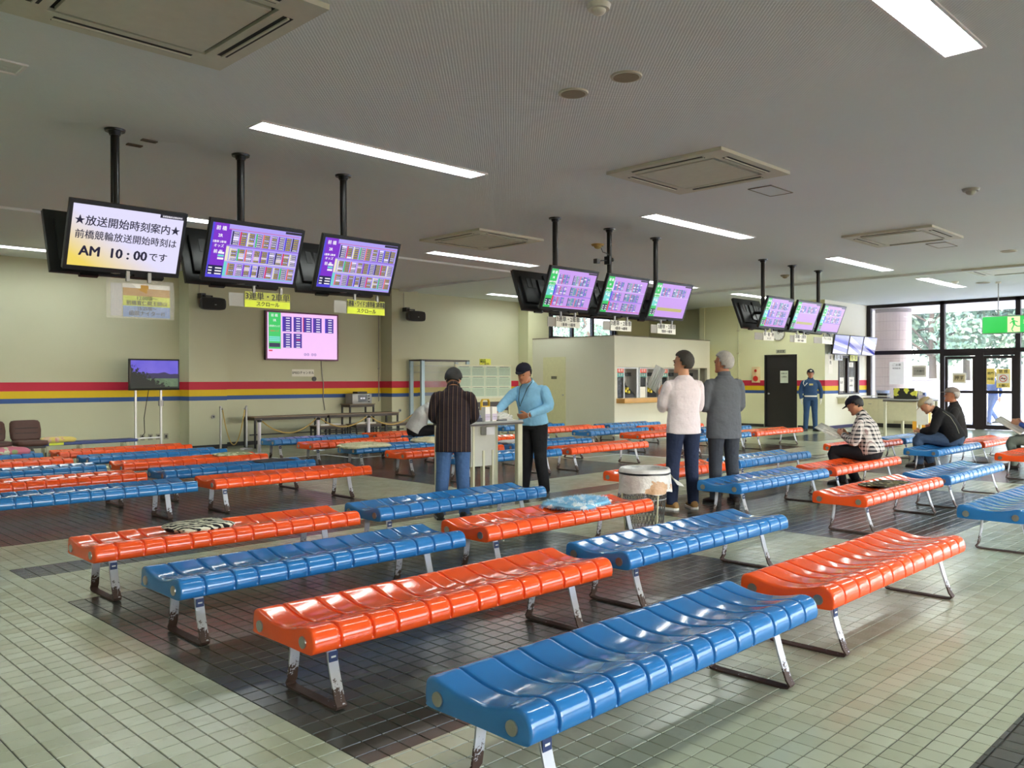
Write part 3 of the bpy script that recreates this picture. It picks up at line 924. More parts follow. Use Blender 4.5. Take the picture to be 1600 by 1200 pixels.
def notice_screen(par, M):
    g = N('screen_notice_gradient')
    p, x, y, z = g.obj()
    f = g.noise(p, 1.2, 1)
    h = g.math('ADD', g.math('MULTIPLY', g.math('SUBTRACT', 2.66, z), 1.6), g.math('MULTIPLY', g.math('SUBTRACT', 0.0, x), 0.9))
    mr = g.n('ShaderNodeMapRange'); g.l(h, mr.inputs[0]); mr.inputs[1].default_value = .05; mr.inputs[2].default_value = .65
    c = g.mix(mr.outputs[0], srgb(226, 222, 252), srgb(240, 214, 96))
    g.b.inputs['Base Color'].default_value = (0.01, 0.01, 0.01, 1)
    g.l(c, g.b.inputs['Emission Color']); g.b.inputs['Emission Strength'].default_value = 1.0
    s_ = MB().add([(-SW_/2, -SH_/2, 0), (SW_/2, -SH_/2, 0), (SW_/2, SH_/2, 0), (-SW_/2, SH_/2, 0)], [(0, 1, 2, 3)], M).build('screen', g.m, par)
    M_TN = screen_mat('screen_text_navy', srgb(36, 34, 70), .6)
    for body, sz, dx, dy, bo_, sx_ in (('★放送開始時刻案内★', .092, 0, .125, .0016, .99), ('前橋競輪放送開始時刻は', .082, 0, .005, .0008, .97), ('AM  10 : 00', .118, -.10, -.135, .0042, 1.02), ('です', .086, .285, -.135, .001, 1.0)):
        tm = MB(); put_text(tm, body, sz, M @ Matrix.Translation((dx, dy, .0015)), bold=bo_, sx=sx_)
        tm.build('screen_text', M_TN, s_)
    g2 = MB(); rect(g2, M_SDK, .255, .47, .235, .265, .001)
    g2 = MB(); g2.use(M_SDK); g2.add([(.255, .235, .001), (.47, .235, .001), (.47, .265, .001), (.255, .265, .001)], [(0, 1, 2, 3)], M)
    put_text(g2.use(M_SWW), '前橋競輪放送開始時刻', .018, M @ Matrix.Translation((.365, .25, .0022)))
    g2.build('corner_caption', None, s_)

def odds_screen(par, M, kind, seed, rows=3, cols=9, last='full'):
    rr = random.Random(seed)
    purple = kind == 'purple'
    bgm = M_SV if purple else M_SP
    s_ = MB().add([(-SW_/2, -SH_/2, 0), (SW_/2, -SH_/2, 0), (SW_/2, SH_/2, 0), (-SW_/2, SH_/2, 0)], [(0, 1, 2, 3)], M).build('screen', bgm, par)
    G = MB()
    def q(m_, x0, x1, y0, y1, z=.001):
        G.use(m_); G.add([(x0, y0, z), (x1, y0, z), (x1, y1, z), (x0, y1, z)], [(0, 1, 2, 3)], M)
    lft = -SW_/2
    sw = .165 if purple else .135
    side = M_SPU if purple else M_SGR
    q(side if purple else M_SGR, lft, lft+sw, -SH_/2, SH_/2)
    if purple:
        q(M_SBL, lft, lft+.02, -SH_/2, SH_/2, .0014); q(M_SBL, lft, lft+sw, -SH_/2, -SH_/2+.12, .0013)
    else:
        q(M_SCY, lft, lft+sw, -.10, .04, .0014); 
    q(M_SNV, lft+.012, lft+sw-.008, -SH_/2+.03, -SH_/2+.12, .0018)
    for k in range(3):
        q(M_SWW if k != 1 else M_SCY, lft+sw*.55, lft+sw-.012, -.085+k*.028, -.066+k*.028, .0018)
        q(M_SWW, lft+.02+.0, lft+.055, -.232+k*.028, -.220+k*.028, .0022); q(M_SWW, lft+.085, lft+sw-.014, -.232+k*.028, -.220+k*.028, .0022)
    q(M_SDK, .29, .47, .24, .262, .0014)
    # odds blocks
    x0 = lft+sw+.035; x1 = SW_/2-.015
    band = [(.065, .215), (-.085, .05), (-.235, -.10)]
    hdr = [M_SNV, M_SRD, M_SCR, M_SGR, M_SOR, M_SP, M_SPU, M_SBL]
    if purple: q(M_SRD, x0-.03, x1, .217, .221, .0012)
    for b_i, (ya, yb_) in enumerate(band[:rows]):
        cm = [M_SPU, M_SCR, M_SCY][b_i] if purple else [M_SW, M_SBL, M_SRD][b_i]
        q(cm, lft+sw, x0-.006, ya, yb_, .0012)
        q(cm, lft+sw, x1+.012, ya-.008, ya-.002, .0012)
        ncol = cols
        xr = x1 if purple else x1-.10
        wcol = (xr-x0)/ncol
        for c in range(ncol):
            if not purple and c in (3,): continue
            if purple and c in (3, 6) and b_i != 1: gap = .3
            else: gap = .0
            a = x0+c*wcol+wcol*.06+gap*wcol*.25; bq = x0+(c+1)*wcol-wcol*.08
            hm = hdr[(c+b_i*2) % 8] if purple else [M_SBL, M_SRD, M_SBL, M_SW, M_SNV, M_SGR, M_SOR, M_SNV, M_SBL][c % 9]
            q(hm, a, a+(bq-a)*.2, ya+.004, yb_-.012, .0016)
            nr = 6
            for r in range(nr):
                h = (yb_-ya-.02)/nr
                yy = ya+.006+r*h
                cc = M_SDK if purple else M_SIND
                if rr.random() < .12: cc = M_SW
                q(cc, a+(bq-a)*.22, bq, yy, yy+h*.86, .0016)
                tcol = (M_SYE if (c+b_i) % 3 and rr.random() < .8 else M_SWW) if purple else (M_SWW if rr.random() < .55 else M_SCY)
                n_ = 3
                for d in range(n_):
                    xx = a+(bq-a)*(.26+.24*d)
                    q(tcol, xx, xx+(bq-a)*.17, yy+h*.22, yy+h*.66, .002)
    if last == 'bar': q(M_SOL, x0+.0, x1-.08, -.165, -.115, .0016)
    G.build('screen_graphics', None, s_)
    T = MB(); T.use(M_SWW)
    cx = lft+sw/2+(.006 if purple else 0)
    put_text(T, '前 橋', .046, M @ Matrix.Translation((cx, .215, .0025)), bold=.001)
    put_text(T, '2R' if purple else '1R', .042, M @ Matrix.Translation((cx, .145, .0025)), bold=.001)
    put_text(T, '3連単 2車単', .026, M @ Matrix.Translation((cx, .085, .0025)), bold=.0006)
    put_text(T, 'オッズ', .034, M @ Matrix.Translation((cx, .045, .0025)), bold=.0006)
    put_text(T, '前 売', .040, M @ Matrix.Translation((cx, -.012 if purple else .0, .0025)), bold=.001)
    T.build('screen_text', None, s_)

ROLL = {}
def monitor_unit(par, facing, screen=None, swivel=0.0):
    """tilted panel; facing -1 looks to -Y (towards the camera side), +1 looks to +Y. Local: pole at x=0,y=0, world z"""
    s = facing
    top = Vector((0, s*.385, 2.95)); bot = Vector((0, s*.175, 2.385))
    up = (top-bot).normalized(); xd = Vector((1, 0, 0)) if s < 0 else Vector((-1, 0, 0))
    M = frame((top+bot)/2, xd, up)
    cs = MB(); cs.box(-.50, .50, -.302, .302, -.045, -.0, M=M, b=.006)
    cs.box(-.42, .42, -.20, .20, -.085, -.045, M=M, b=.008)
    bd = cs.build('monitor_casing', M_CASE, par, smooth='auto')
    bz = MB()
    for (a, b, c, d) in ((-.50, .50, .268, .302), (-.50, .50, -.302, -.266), (-.50, -.472, -.266, .268), (.472, .50, -.266, .268)):
        bz.box(a, b, c, d, 0, .006, M=M)
    bz.build('bezel', M_BLACK, bd)
    vt = MB()
    for k in range(7): vt.box(-.34+k*.1, -.27+k*.1, .02, .16, -.089, -.085, M=M)
    vt.build('vent_grille', M_BLACK, bd)
    sb = MB().box(.10, .26, -.325, -.302, -.04, .0, M=M).build('sensor_bar', M_BLACK, bd)
    br = MB(); br.box(-.12, .12, -.15, .15, -.11, -.085, M=M)
    br.cyl(M @ Vector((0, 0, -.10)), (0, 0, (top.z+bot.z)/2+.02), .03, n=10)
    br.box(-.03, -.015, -.22, .22, -.12, -.085, M=M)
    br.build('mount_arm', M_POLE, par)
    return M
def ceiling_monitor(x, y, label, kind, seed=0, rows=3, last='full', back=True):
    t = thing('ceiling_monitor', label, 'monitor', (x, y, 0), 0, 'back to back monitors hanging on black poles')
    MB().cyl((0, 0, 2.40), (0, 0, ZC-.015), .038, n=16).build('pole', M_POLE, t, smooth='auto')
    MB().cyl((0, 0, ZC-.02), (0, 0, ZC-.001), .085, .09, n=24).cyl((0, 0, ZC-.055), (0, 0, ZC-.02), .045, .06, n=24).build('ceiling_flange', M_POLE, t, smooth='auto')
    M = monitor_unit(t, -1); 
    Ms = M @ Matrix.Translation((0, .0015, .004))
    if kind == 'notice': notice_screen(t, Ms)
    else: odds_screen(t, Ms, kind, seed, rows=rows, last=last)
    monitor_unit(t, 1)
    cbl = MB(); cbl.tube([(.03, .02, 2.95), (.12, .1, 2.82), (.06, .2, 2.72), (.1, -.12, 2.70), (.05, -.2, 2.66)], .007, 6)
    cbl.build('cable', M_BLACK, t)
    return t
PY = 7.95
MON = [
 (2.91, 'leftmost hanging monitor showing the broadcast start time notice', 'notice', 1, 3, 'full'),
 (4.13, 'second hanging monitor from the left with purple odds table', 'purple', 2, 3, 'full'),
 (5.35, 'third hanging monitor from the left with purple odds table', 'purple', 3, 3, 'full'),
 (8.86, 'left monitor of the middle trio with green side panel and full odds table', 'green', 4, 3, 'full'),
 (10.08, 'centre monitor of the middle trio with three bands of odds', 'green', 5, 3, 'full'),
 (11.27, 'right monitor of the middle trio, mostly empty lilac screen', 'green', 6, 1, 'bar'),
 (14.75, 'left monitor of the far trio with dense blue odds columns', 'green', 7, 3, 'full'),
 (15.93, 'centre monitor of the far trio, mostly empty pink screen', 'green', 8, 1, 'bar'),
 (17.09, 'right monitor of the far trio beside the ticket window screens', 'green', 9, 2, 'full')]
for x, lb, kd, sd, rw, la in MON: ceiling_monitor(x, PY, lb, kd, sd, rw, la)

# signs hanging beneath the monitors
M_SGNY = mat('sign_bright_yellow', srgb(212, 226, 60), .55)
M_SGNO = mat('sign_dull_yellow', srgb(176, 180, 76), .55)
M_SGNW = mat('sign_white_board', srgb(222, 222, 214), .55)
M_SGNG = mat('sign_grey_part', srgb(150, 148, 142), .55)
def hung_sign(x, w_, h_, label, l1, l2, yellow, z=2.31, grey=.16):
    y = PY-.19
    t = thing('hanging_sign', label, 'sign', (x, y, z), 0, 'bet type signs under the monitors')
    pl = MB()
    if yellow:
        pl.use(M_SGNO).box(-w_/2, w_/2, 0, .006, -h_*.55, 0); pl.use(M_SGNY).box(-w_/2, w_/2, 0, .006, -h_, -h_*.55)
    else:
        pl.use(M_SGNW).box(-w_/2, w_/2, 0, .006, -h_, 0)
    pl.build('board', None, t)
    g_ = box_obj('grey_backing', -w_/2-grey, w_/2-.02, .012, .018, -h_*.98, -.02, M_SGNG, t)
    tm = MB()
    put_text(tm, l1[0], l1[1], frame((0, -.002, -h_*.30), (1, 0, 0), (0, 0, 1)), bold=.0022, sx=l1[2])
    put_text(tm, l2[0], l2[1], frame((0, -.002, -h_*.77), (1, 0, 0), (0, 0, 1)), bold=.0008)
    tm.build('lettering', M_BLACK, t)
    for sg in (-1, 1): box_obj('clip', sg*w_*.3-.012, sg*w_*.3+.012, -.004, .02, -.01, .06, M_GREYM, t)
hung_sign(4.32, .50, .155, 'yellow hanging sign under the second monitor from the left', ('3連単・2車単', .082, 1.0), ('スクロール', .052), True)
hung_sign(5.52, .50, .155, 'yellow hanging sign with tightly packed lettering under the third monitor', ('3連複・ワイド 2車単複 2枠単複', .072, .50), ('スクロール', .052), True)
hung_sign(8.92, .50, .155, 'white hanging sign under the left monitor of the middle trio', ('3連単・2車単', .082, 1.0), ('1番車～3番車', .050), False)
hung_sign(10.12, .50, .155, 'white hanging sign under the centre monitor of the middle trio', ('3連単・2車単', .082, 1.0), ('4番車～6番車', .050), False)
hung_sign(11.30, .50, .155, 'white hanging sign under the right monitor of the middle trio', ('3連単・2車単', .082, 1.0), ('7番車～9番車', .050), False)
hung_sign(14.62, .40, .155, 'white hanging sign under the left monitor of the far trio, in front of the clock', ('単・複・枠', .075, 1.0), ('オッズ', .045), False, grey=.30)
hung_sign(15.90, .50, .155, 'white hanging sign under the centre monitor of the far trio', ('2車複・2車単', .080, .95), ('1番車～9番車', .045), False)
hung_sign(17.10, .48, .15, 'white hanging sign under the right monitor of the far trio', ('チャンネル', .070, 1.0), ('', .05), False, grey=.35)
# clear plastic sleeve with schedule sheets under the first monitor
t = thing('schedule_sleeve', 'clear plastic sleeve with orange yellow and blue schedule strips under the leftmost monitor', 'sign', (3.06, PY-.19, 2.335))
gp = N('clear_plastic'); gp.b.inputs['Base Color'].default_value = (.9, .9, .9, 1); gp.b.inputs['Roughness'].default_value = .12; gp.b.inputs['Alpha'].default_value = .22
gp.bump(gp.noise(gp.obj()[0], 14, 3), .8, .01)
M_PLAS = gp.m
sl = MB(); nx, nz_ = 14, 10
import mathutils
for i in range(nx+1):
    for j in range(nz_+1):
        u, v = i/nx, j/nz_
        sl.v.append((-.30+u*.60, -.012+.008*math.sin(u*9+v*4)+.01*v*v, -.35*(1-v)))
for i in range(nx):
    for j in range(nz_):
        a = i*(nz_+1)+j; sl.f.append((a, a+nz_+1, a+nz_+2, a+1)); sl.mi.append(0)
sl.build('plastic_sleeve', M_PLAS, t, smooth=True)
for z0, z1, c_, x0 in ((-.075, -.055+.02, M_PAPER, -.16), (-.145, -.075, mat('strip_orange', srgb(190, 146, 62), .6), -.155), (-.235, -.145, M_SGNY, -.155), (-.335, -.235, mat('strip_blue', srgb(126, 158, 214), .6), -.155)):
    box_obj('paper_strip', x0, .265, 0, .003, z0, z1, c_, t)
box_obj('paper_tab', .0, .07, -.001, .002, -.075, -.045, mat('strip_orange', srgb(190, 146, 62), .6), t)
box_obj('grey_sheet', -.26, -.165, .002, .004, -.33, -.04, mat('sheet_grey', srgb(196, 196, 200), .6), t)
tm = MB()
for s_, sz, z in (('12:00頃～', .045, -.165), ('前橋寛仁親王牌GⅠ', .046, -.21), ('15:25頃～', .042, -.257), ('函館ナイターFⅠ', .048, -.303)):
    put_text(tm, s_, sz, frame((.055, -.002, z), (1, 0, 0), (0, 0, 1)), bold=.0004)
tm.build('lettering', mat('faded_ink', srgb(70, 72, 60), .6), t)
box_obj('clip', -.13, -.10, -.015, .01, -.02, .07, M_GREYM, t); box_obj('clip', .06, .09, -.015, .01, -.02, .07, M_GREYM, t)
# security camera pair on the middle pole
t = thing('security_camera', 'small black camera on a bracket clamped to the centre pole of the middle trio', 'camera', (10.08, PY, 3.22))
b_ = MB(); b_.box(-.06, -.03, -.05, .05, -.06, .06); b_.tube([(-.05, 0, 0), (-.14, .03, -.01), (-.20, .06, -.02)], .008, 6); b_.tube([(-.04, 0, .10), (-.12, .03, .12), (-.16, .03, .18)], .006, 6)
b_.build('bracket', M_POLE, t)
MB().box(-.27, -.19, .02, .09, -.06, .01, b=.006).build('camera_body', M_BLACK, t)
MB().sphere((.07, 0, .02), .03).build('cable_loop', M_BLACK, t, smooth=True)

# ================================================================== ceiling fittings
M_ACP = mat('air_conditioner_panel', srgb(206, 204, 188), .5)
M_SLOT = mat('air_slot_dark', srgb(30, 28, 26), .7)
def aircon(x, y, label, sx=1.42, sy=1.42):
    t = thing('air_conditioner', label, 'air conditioner', (x, y, ZC), 0, 'ceiling cassette air conditioners')
    a, b = sx/2, sy/2
    p = MB(); th = .035
    ga, gb = a*.70, b*.70
    for (x0, x1, y0, y1) in ((-a, a, gb, b), (-a, a, -b, -gb), (-a, -ga, -gb, gb), (ga, a, -gb, gb)): p.box(x0, x1, y0, y1, -th, -.001)
    p.build('frame', M_ACP, t)
    box_obj('recess', -ga, ga, -gb, gb, -.012, -.001, M_SLOT, t)
    box_obj('intake_grille', -ga+.035, ga-.035, -gb+.035, gb-.035, -.038, -.014, M_ACP, t)
    for (x0, x1, y0, y1) in ((-ga+.06, ga-.06, gb+.06, gb+.13), (-ga+.06, ga-.06, -gb-.13, -gb-.06), (ga+.06, ga+.13, -gb+.06, gb-.06), (-ga-.13, -ga-.06, -gb+.06, gb-.06)):
        s_ = box_obj('air_slot', x0, x1, y0, y1, -th-.002, -th+.001, M_SLOT, t)
        if x1-x0 > y1-y0: box_obj('louvre', x0, x1, (y0+y1)/2-.008, (y0+y1)/2+.008, -th-.012, -th-.002, M_ACP, s_)
        else: box_obj('louvre', (x0+x1)/2-.008, (x0+x1)/2+.008, y0, y1, -th-.012, -th-.002, M_ACP, s_)
aircon(2.15, 5.10, 'large ceiling air conditioner at the top left corner of the picture')
aircon(8.0, 5.08, 'ceiling air conditioner in the middle, beside the square hatch')
aircon(13.9, 5.08, 'ceiling air conditioner at the right with bluish daylight sheen', 1.42, 1.36)
aircon(19.7, 5.08, 'far right ceiling air conditioner reflecting the green exit sign', 1.42, 1.36)
aircon(9.35, 9.98, 'ceiling air conditioner behind the left pole of the middle trio')
aircon(11.3, .0, 'ceiling air conditioner cut by the top right edge of the picture')
def hatch(x, y, w_, d_, label):
    t = thing('ceiling_hatch', label, 'hatch', (x, y, ZC))
    b_ = MB()
    for (x0, x1, y0, y1) in ((-w_/2, w_/2, d_/2-.012, d_/2), (-w_/2, w_/2, -d_/2, -d_/2+.012), (-w_/2, -w_/2+.012, -d_/2, d_/2), (w_/2-.012, w_/2, -d_/2, d_/2)): b_.box(x0, x1, y0, y1, -.010, -.001)
    b_.build('rim', mat('hatch_rim', srgb(120, 112, 100), .5), t)
    box_obj('panel', -w_/2+.012, w_/2-.012, -d_/2+.012, d_/2-.012, -.006, -.001, M_CEIL, t)
hatch(9.43, 4.98, .55, .30, 'small square ceiling hatch right of the middle air conditioner')
hatch(15.3, 4.95, .6, .32, 'small ceiling hatch beyond the bluish air conditioner')
M_SPK = mat('speaker_mesh', srgb(150, 140, 116), .6)
def disc(name, x, y, r, label, cat, m1, m2, grp=None):
    t = thing(name, label, cat, (x, y, ZC), 0, grp)
    MB().cyl((0, 0, -.014), (0, 0, -.001), r, r+.004, n=28).build('rim', m1, t, smooth='auto')
    MB().cyl((0, 0, -.017), (0, 0, -.0142), r*.84, n=28).build('grille', m2, t, smooth='auto')
disc('ceiling_speaker', 5.10, 3.86, .115, 'round ceiling speaker, nearer of the adjoining pair', 'speaker', M_ACP, M_SPK)
disc('ceiling_speaker', 5.10, 4.38, .115, 'round ceiling speaker left of its twin', 'speaker', M_ACP, M_SPK)
disc('ceiling_speaker', 16.88, 4.35, .13, 'round ceiling vent between the two right air conditioners', 'speaker', M_ACP, M_SPK)
disc('ceiling_speaker', 22.0, 6.2, .15, 'flat round ceiling disc left of the exit sign rods', 'speaker', M_ACP, M_SPK)
disc('ceiling_speaker', 23.2, 5.3, .15, 'flat round ceiling disc above the exit sign', 'speaker', M_ACP, M_SPK)
def detector(x, y, label, m_=None, r=.075):
    t = thing('smoke_detector', label, 'smoke detector', (x, y, ZC))
    MB().cyl((0, 0, -.03), (0, 0, -.001), r*.85, r, n=24).build('base', m_ or M_WHITE, t, smooth='auto')
    MB().sphere((0, 0, -.032), r*.6, 16, 8, sc3=(1, 1, .7)).build('sensor', m_ or M_WHITE, t, smooth=True)
detector(4.02, 3.25, 'white smoke detector at the top edge of the picture')
detector(11.05, 3.25, 'white smoke detector at the right beyond the second lamp', mat('detector_grey', srgb(170, 168, 160), .5), .10)
detector(11.1, 9.0, 'yellowish detector between the poles of the middle trio', mat('detector_yellow', srgb(176, 156, 90), .6), .11)
detector(17.3, 8.8, 'brownish detector right of the centre pole of the far trio', mat('detector_tan', srgb(150, 140, 116), .6), .10)
detector(21.3, 6.6, 'small detector right of the lamp closest to the entrance', None, .08)
for k, (x, y, l_) in enumerate(((3.23, 8.33, 'small dark ceiling slot right of the first pole, nearer one'), (3.27, 8.08, 'small dark ceiling slot right of the first pole, farther one'))):
    t = thing('ceiling_slot', l_, 'vent', (x, y, ZC)); box_obj('plate', -.07, .07, -.03, .03, -.012, -.001, mat('slot_brown', srgb(90, 74, 62), .6), t)
    box_obj('slit', -.05, .05, -.008, .008, -.014, -.012, M_SLOT, t)
# exit sign
t = thing('exit_sign', 'large green illuminated emergency exit sign with running figure hanging on rods', 'exit sign', (22.0, 5.55, 2.69), 0)
gsn = N('exit_green_panel'); gsn.b.inputs['Base Color'].default_value = (.01, .02, .01, 1); gsn.b.inputs['Emission Strength'].default_value = 1.0
p_, x_, y_, z_ = gsn.obj(); gsn.l(gsn.mix(gsn.noise(p_, 1.5, 2), srgb(30, 196, 50), srgb(70, 232, 120)), gsn.b.inputs['Emission Color'])
box_obj('case', .0, .14, -.68, .68, -.21, .21, M_GREYM, t, b=.01)
fc = box_obj('green_panel', -.006, 0, -.66, .66, -.19, .19, gsn.m, t)
M_EXW = screen_mat('exit_white', srgb(250, 250, 200), 1.0)
wf = MB(); M = frame((-.008, -.0, 0), (0, -1, 0), (0, 0, 1))
wf.box(-.14, .12, -.18, .18, 0, .001, M=M); wf.build('white_door_field', M_EXW, fc)
rm = MB(); M = frame((-.0105, -.0, 0), (0, -1, 0), (0, 0, 1))
rm.cyl(M @ Vector((-.03, .12, 0)), M @ Vector((-.03, .12, .001)), .028, n=16)
def limb(a, b, w_):
    a = Vector(a); b = Vector(b); d = (b-a).normalized(); n_ = Vector((-d.y, d.x))*w_/2
    rm.add([(a.x-n_.x, a.y-n_.y, 0), (b.x-n_.x, b.y-n_.y, 0), (b.x+n_.x, b.y+n_.y, 0), (a.x+n_.x, a.y+n_.y, 0)], [(0, 1, 2, 3)], M)
for a, b, w_ in (((-.02, .09), (.0, 0), .05), ((-.02, .08), (-.09, .02), .02), ((-.01, .08), (.07, .05), .02), ((.0, .0), (-.05, -.12), .025), ((.0, .0), (.06, -.05), .025), ((.06, -.05), (.12, -.05), .02), ((-.05, -.12), (-.02, -.17), .02)): limb(a, b, w_)
rm.build('running_figure', gsn.m, fc)
tm = MB(); put_text(tm.use(M_EXW), '非常口', .15, frame((-.008, -.40, .03), (0, -1, 0), (0, 0, 1)), bold=.003); put_text(tm, 'EMERGENCY EXIT', .05, frame((-.008, -.40, -.09), (0, -1, 0), (0, 0, 1)), bold=.001)
tm.build('lettering', None, fc)
for dy in (.35, -.35):
    MB().cyl((.07, dy, .21), (.07, dy, ZC-2.69-.02), .012, n=8).build('rod', M_GREYM, t)
    MB().cyl((.07, dy, ZC-2.69-.04), (.07, dy, ZC-2.69-.001), .06, .06, n=16).build('ceiling_cup', M_WHITE, t, smooth='auto')
# three screens above the ticket window
for k, (x0, lb) in enumerate(((23.30, 'left of the three blue screens above the ticket window'), (24.30, 'middle of the three blue screens above the ticket window'), (25.30, 'right of the three blue screens above the ticket window'))):
    t = thing('wall_monitor', lb, 'monitor', (x0+.49, TY-.30, 2.42), 0, 'screens above the ticket window')
    M = frame((0, 0, 0), (1, 0, 0), (0, -.17, .985))
    MB().box(-.485, .485, -.285, .285, -.05, 0, M=M, b=.006).build('casing', M_CASE, t, smooth='auto')
    MB().cyl((0, .05, 0), (0, .29, .0), .04, n=10).build('wall_arm', M_POLE, t)
    g = N('blue_wave_screen'); p_, x_, y_, z_ = g.obj()
    wv = g.math('ADD', g.math('MULTIPLY', z_, 4.0), g.math('MULTIPLY', x_, 1.2 if k else .5))
    c = g.mix(g.rng(wv, -.75+.1*k, -.25), srgb(108, 114, 222), srgb(84, 92, 196)); c = g.mix(g.math('LESS_THAN', wv, -.75+.1*k), c, srgb(206, 206, 246))
    c = g.mix(g.rng(wv, -.25, .15+.3*k), c, srgb(190, 190, 240))
    g.b.inputs['Base Color'].default_value = (.01, .01, .01, 1); g.b.inputs['Roughness'].default_value = .2
    g.l(c, g.b.inputs['Emission Color']); g.b.inputs['Emission Strength'].default_value = .85
    MB().add([(-.46, -.262, .002), (.46, -.262, .002), (.46, .262, .002), (-.46, .262, .002)], [(0, 1, 2, 3)], M).build('screen', g.m, t)
# ================================================================== people
def skin(name, c):
    g = N(name); p, x, y, z = g.obj()
    c_ = g.mix(g.noise(p, 14, 3), tuple(v*.88 for v in c[:3])+(1,), c)
    g.setc(c_); g.b.inputs['Roughness'].default_value = .5
    g.b.inputs['Subsurface Weight'].default_value = .05
    g.bump(g.noise(p, 120, 3), .06, .003)
    return g.m
M_SKIN = skin('skin', srgb(206, 150, 116)); M_SKIN2 = skin('tanned_skin', srgb(186, 124, 92))
def cloth(name, c, var=.1, bump=.5):
    g = N(name); p, x, y, z = g.obj()
    g.setc(g.mix(g.noise(p, 30, 4), tuple(v*(1-var) for v in c[:3])+(1,), tuple(min(1, v*(1+var)) for v in c[:3])+(1,)))
    g.b.inputs['Roughness'].default_value = .85
    g.b.inputs['Specular IOR Level'].default_value = .2
    w_ = g.math('ADD', g.math('MULTIPLY', g.noise(p, 7.0, 3, .45), 1.0), g.math('MULTIPLY', g.noise(p, 160, 2), .04))
    g.bump(w_, bump, .06)
    return g.m
def stripe_cloth():
    g = N('dark_striped_cloth'); p, x, y, z = g.obj()
    a = g.math('FRACT', g.math('MULTIPLY', x, 22.0)); b = g.math('FRACT', g.math('MULTIPLY', x, 44.0))
    c = g.mix(g.math('LESS_THAN', a, .12), srgb(40, 34, 38), srgb(104, 84, 66))
    c = g.mix(g.math('GREATER_THAN', b, .85), c, srgb(66, 48, 54))
    g.setc(c); g.b.inputs['Roughness'].default_value = .85; g.b.inputs['Specular IOR Level'].default_value = .2
    g.bump(g.noise(p, 7, 3), .5, .05)
    return g.m
def plaid_cloth():
    g = N('plaid_cloth'); p, x, y, z = g.obj()
    r = g.n('ShaderNodeVectorRotate'); r.rotation_type = 'Z_AXIS'; r.inputs['Angle'].default_value = .3; g.l(p, r.inputs['Vector'])
    sx = g.n('ShaderNodeSeparateXYZ'); g.l(r.outputs[0], sx.inputs[0])
    u = g.math('ADD', sx.outputs[0], sx.outputs[1])
    fa = g.math('FRACT', g.math('MULTIPLY', u, 17.0)); fb = g.math('FRACT', g.math('MULTIPLY', z, 19.0))
    da = g.math('LESS_THAN', fa, .45); db = g.math('LESS_THAN', fb, .45)
    k = g.math('MULTIPLY', g.math('ADD', da, db), .5)
    c = g.mix(k, srgb(226, 222, 216), srgb(34, 34, 42))
    la = g.math('MAXIMUM', g.rng(fa, .68, .76), g.rng(fb, .68, .76))
    c = g.mix(g.math('MULTIPLY', la, .6), c, srgb(120, 60, 66))
    g.setc(c); g.b.inputs['Roughness'].default_value = .85; g.b.inputs['Specular IOR Level'].default_value = .2
    g.bump(g.noise(p, 7, 3), .5, .05)
    return g.m
M_HAIRB = mat('black_hair', srgb(26, 23, 22), .55, var=.3, scale=80, bump=.5, bscale=200)
M_HAIRD = mat('dark_brown_hair', srgb(58, 54, 48), .6, var=.3, scale=80, bump=.5, bscale=200)
M_HAIRG = mat('grey_hair', srgb(172, 168, 162), .65, var=.3, scale=60, bump=.6, bscale=180)
M_SHOE = mat('dark_shoe', srgb(52, 40, 38), .5)
M_SHOEB = mat('black_shoe', srgb(26, 24, 26), .45)
M_EYE = mat('eye_dark', srgb(30, 24, 22), .25)
M_LIP = mat('lip', srgb(150, 84, 74), .5)

def sweep(mb, pts, rad, right, n=16, up_hint=None):
    """elliptical tube: pts path, rad [(r_side, r_front)], right = side vector"""
    pts = [Vector(p) for p in pts]; R = []
    for i, p in enumerate(pts):
        d = (pts[min(i+1, len(pts)-1)]-pts[max(i-1, 0)])
        if d.length < 1e-6: d = Vector((0, 0, 1))
        d.normalize()
        rt_ = Vector(right); rt_ = (rt_-d*rt_.dot(d))
        if rt_.length < .15: rt_ = d.orthogonal()
        rt_.normalize(); fr_ = d.cross(rt_)
        a, b = rad[i] if isinstance(rad[i], tuple) else (rad[i], rad[i])
        R.append([p+rt_*a*math.cos(2*PI*k/n)+fr_*b*math.sin(2*PI*k/n) for k in range(n)])
    mb.ring_loft(R)
    # round the two ends
    return mb

def densify(pts, rad, k=4):
    """Catmull-Rom through joints for smoothly bent limbs"""
    P_ = [Vector(p) for p in pts]; r_ = [x if isinstance(x, tuple) else (x, x) for x in rad]
    op, orr = [], []
    for i in range(len(P_)-1):
        p0 = P_[max(i-1, 0)]; p1 = P_[i]; p2 = P_[i+1]; p3 = P_[min(i+2, len(P_)-1)]
        for j in range(k):
            t = j/k
            q = 0.5*((2*p1)+(p2-p0)*t+(2*p0-5*p1+4*p2-p3)*t*t+(-p0+3*p1-3*p2+p3)*t**3)
            lin = p1.lerp(p2, t)
            op.append(q.lerp(lin, .45)); s = t*t*(3-2*t)
            orr.append((r_[i][0]*(1-s)+r_[i+1][0]*s, r_[i][1]*(1-s)+r_[i+1][1]*s))
    op.append(P_[-1]); orr.append(r_[-1])
    return op, orr

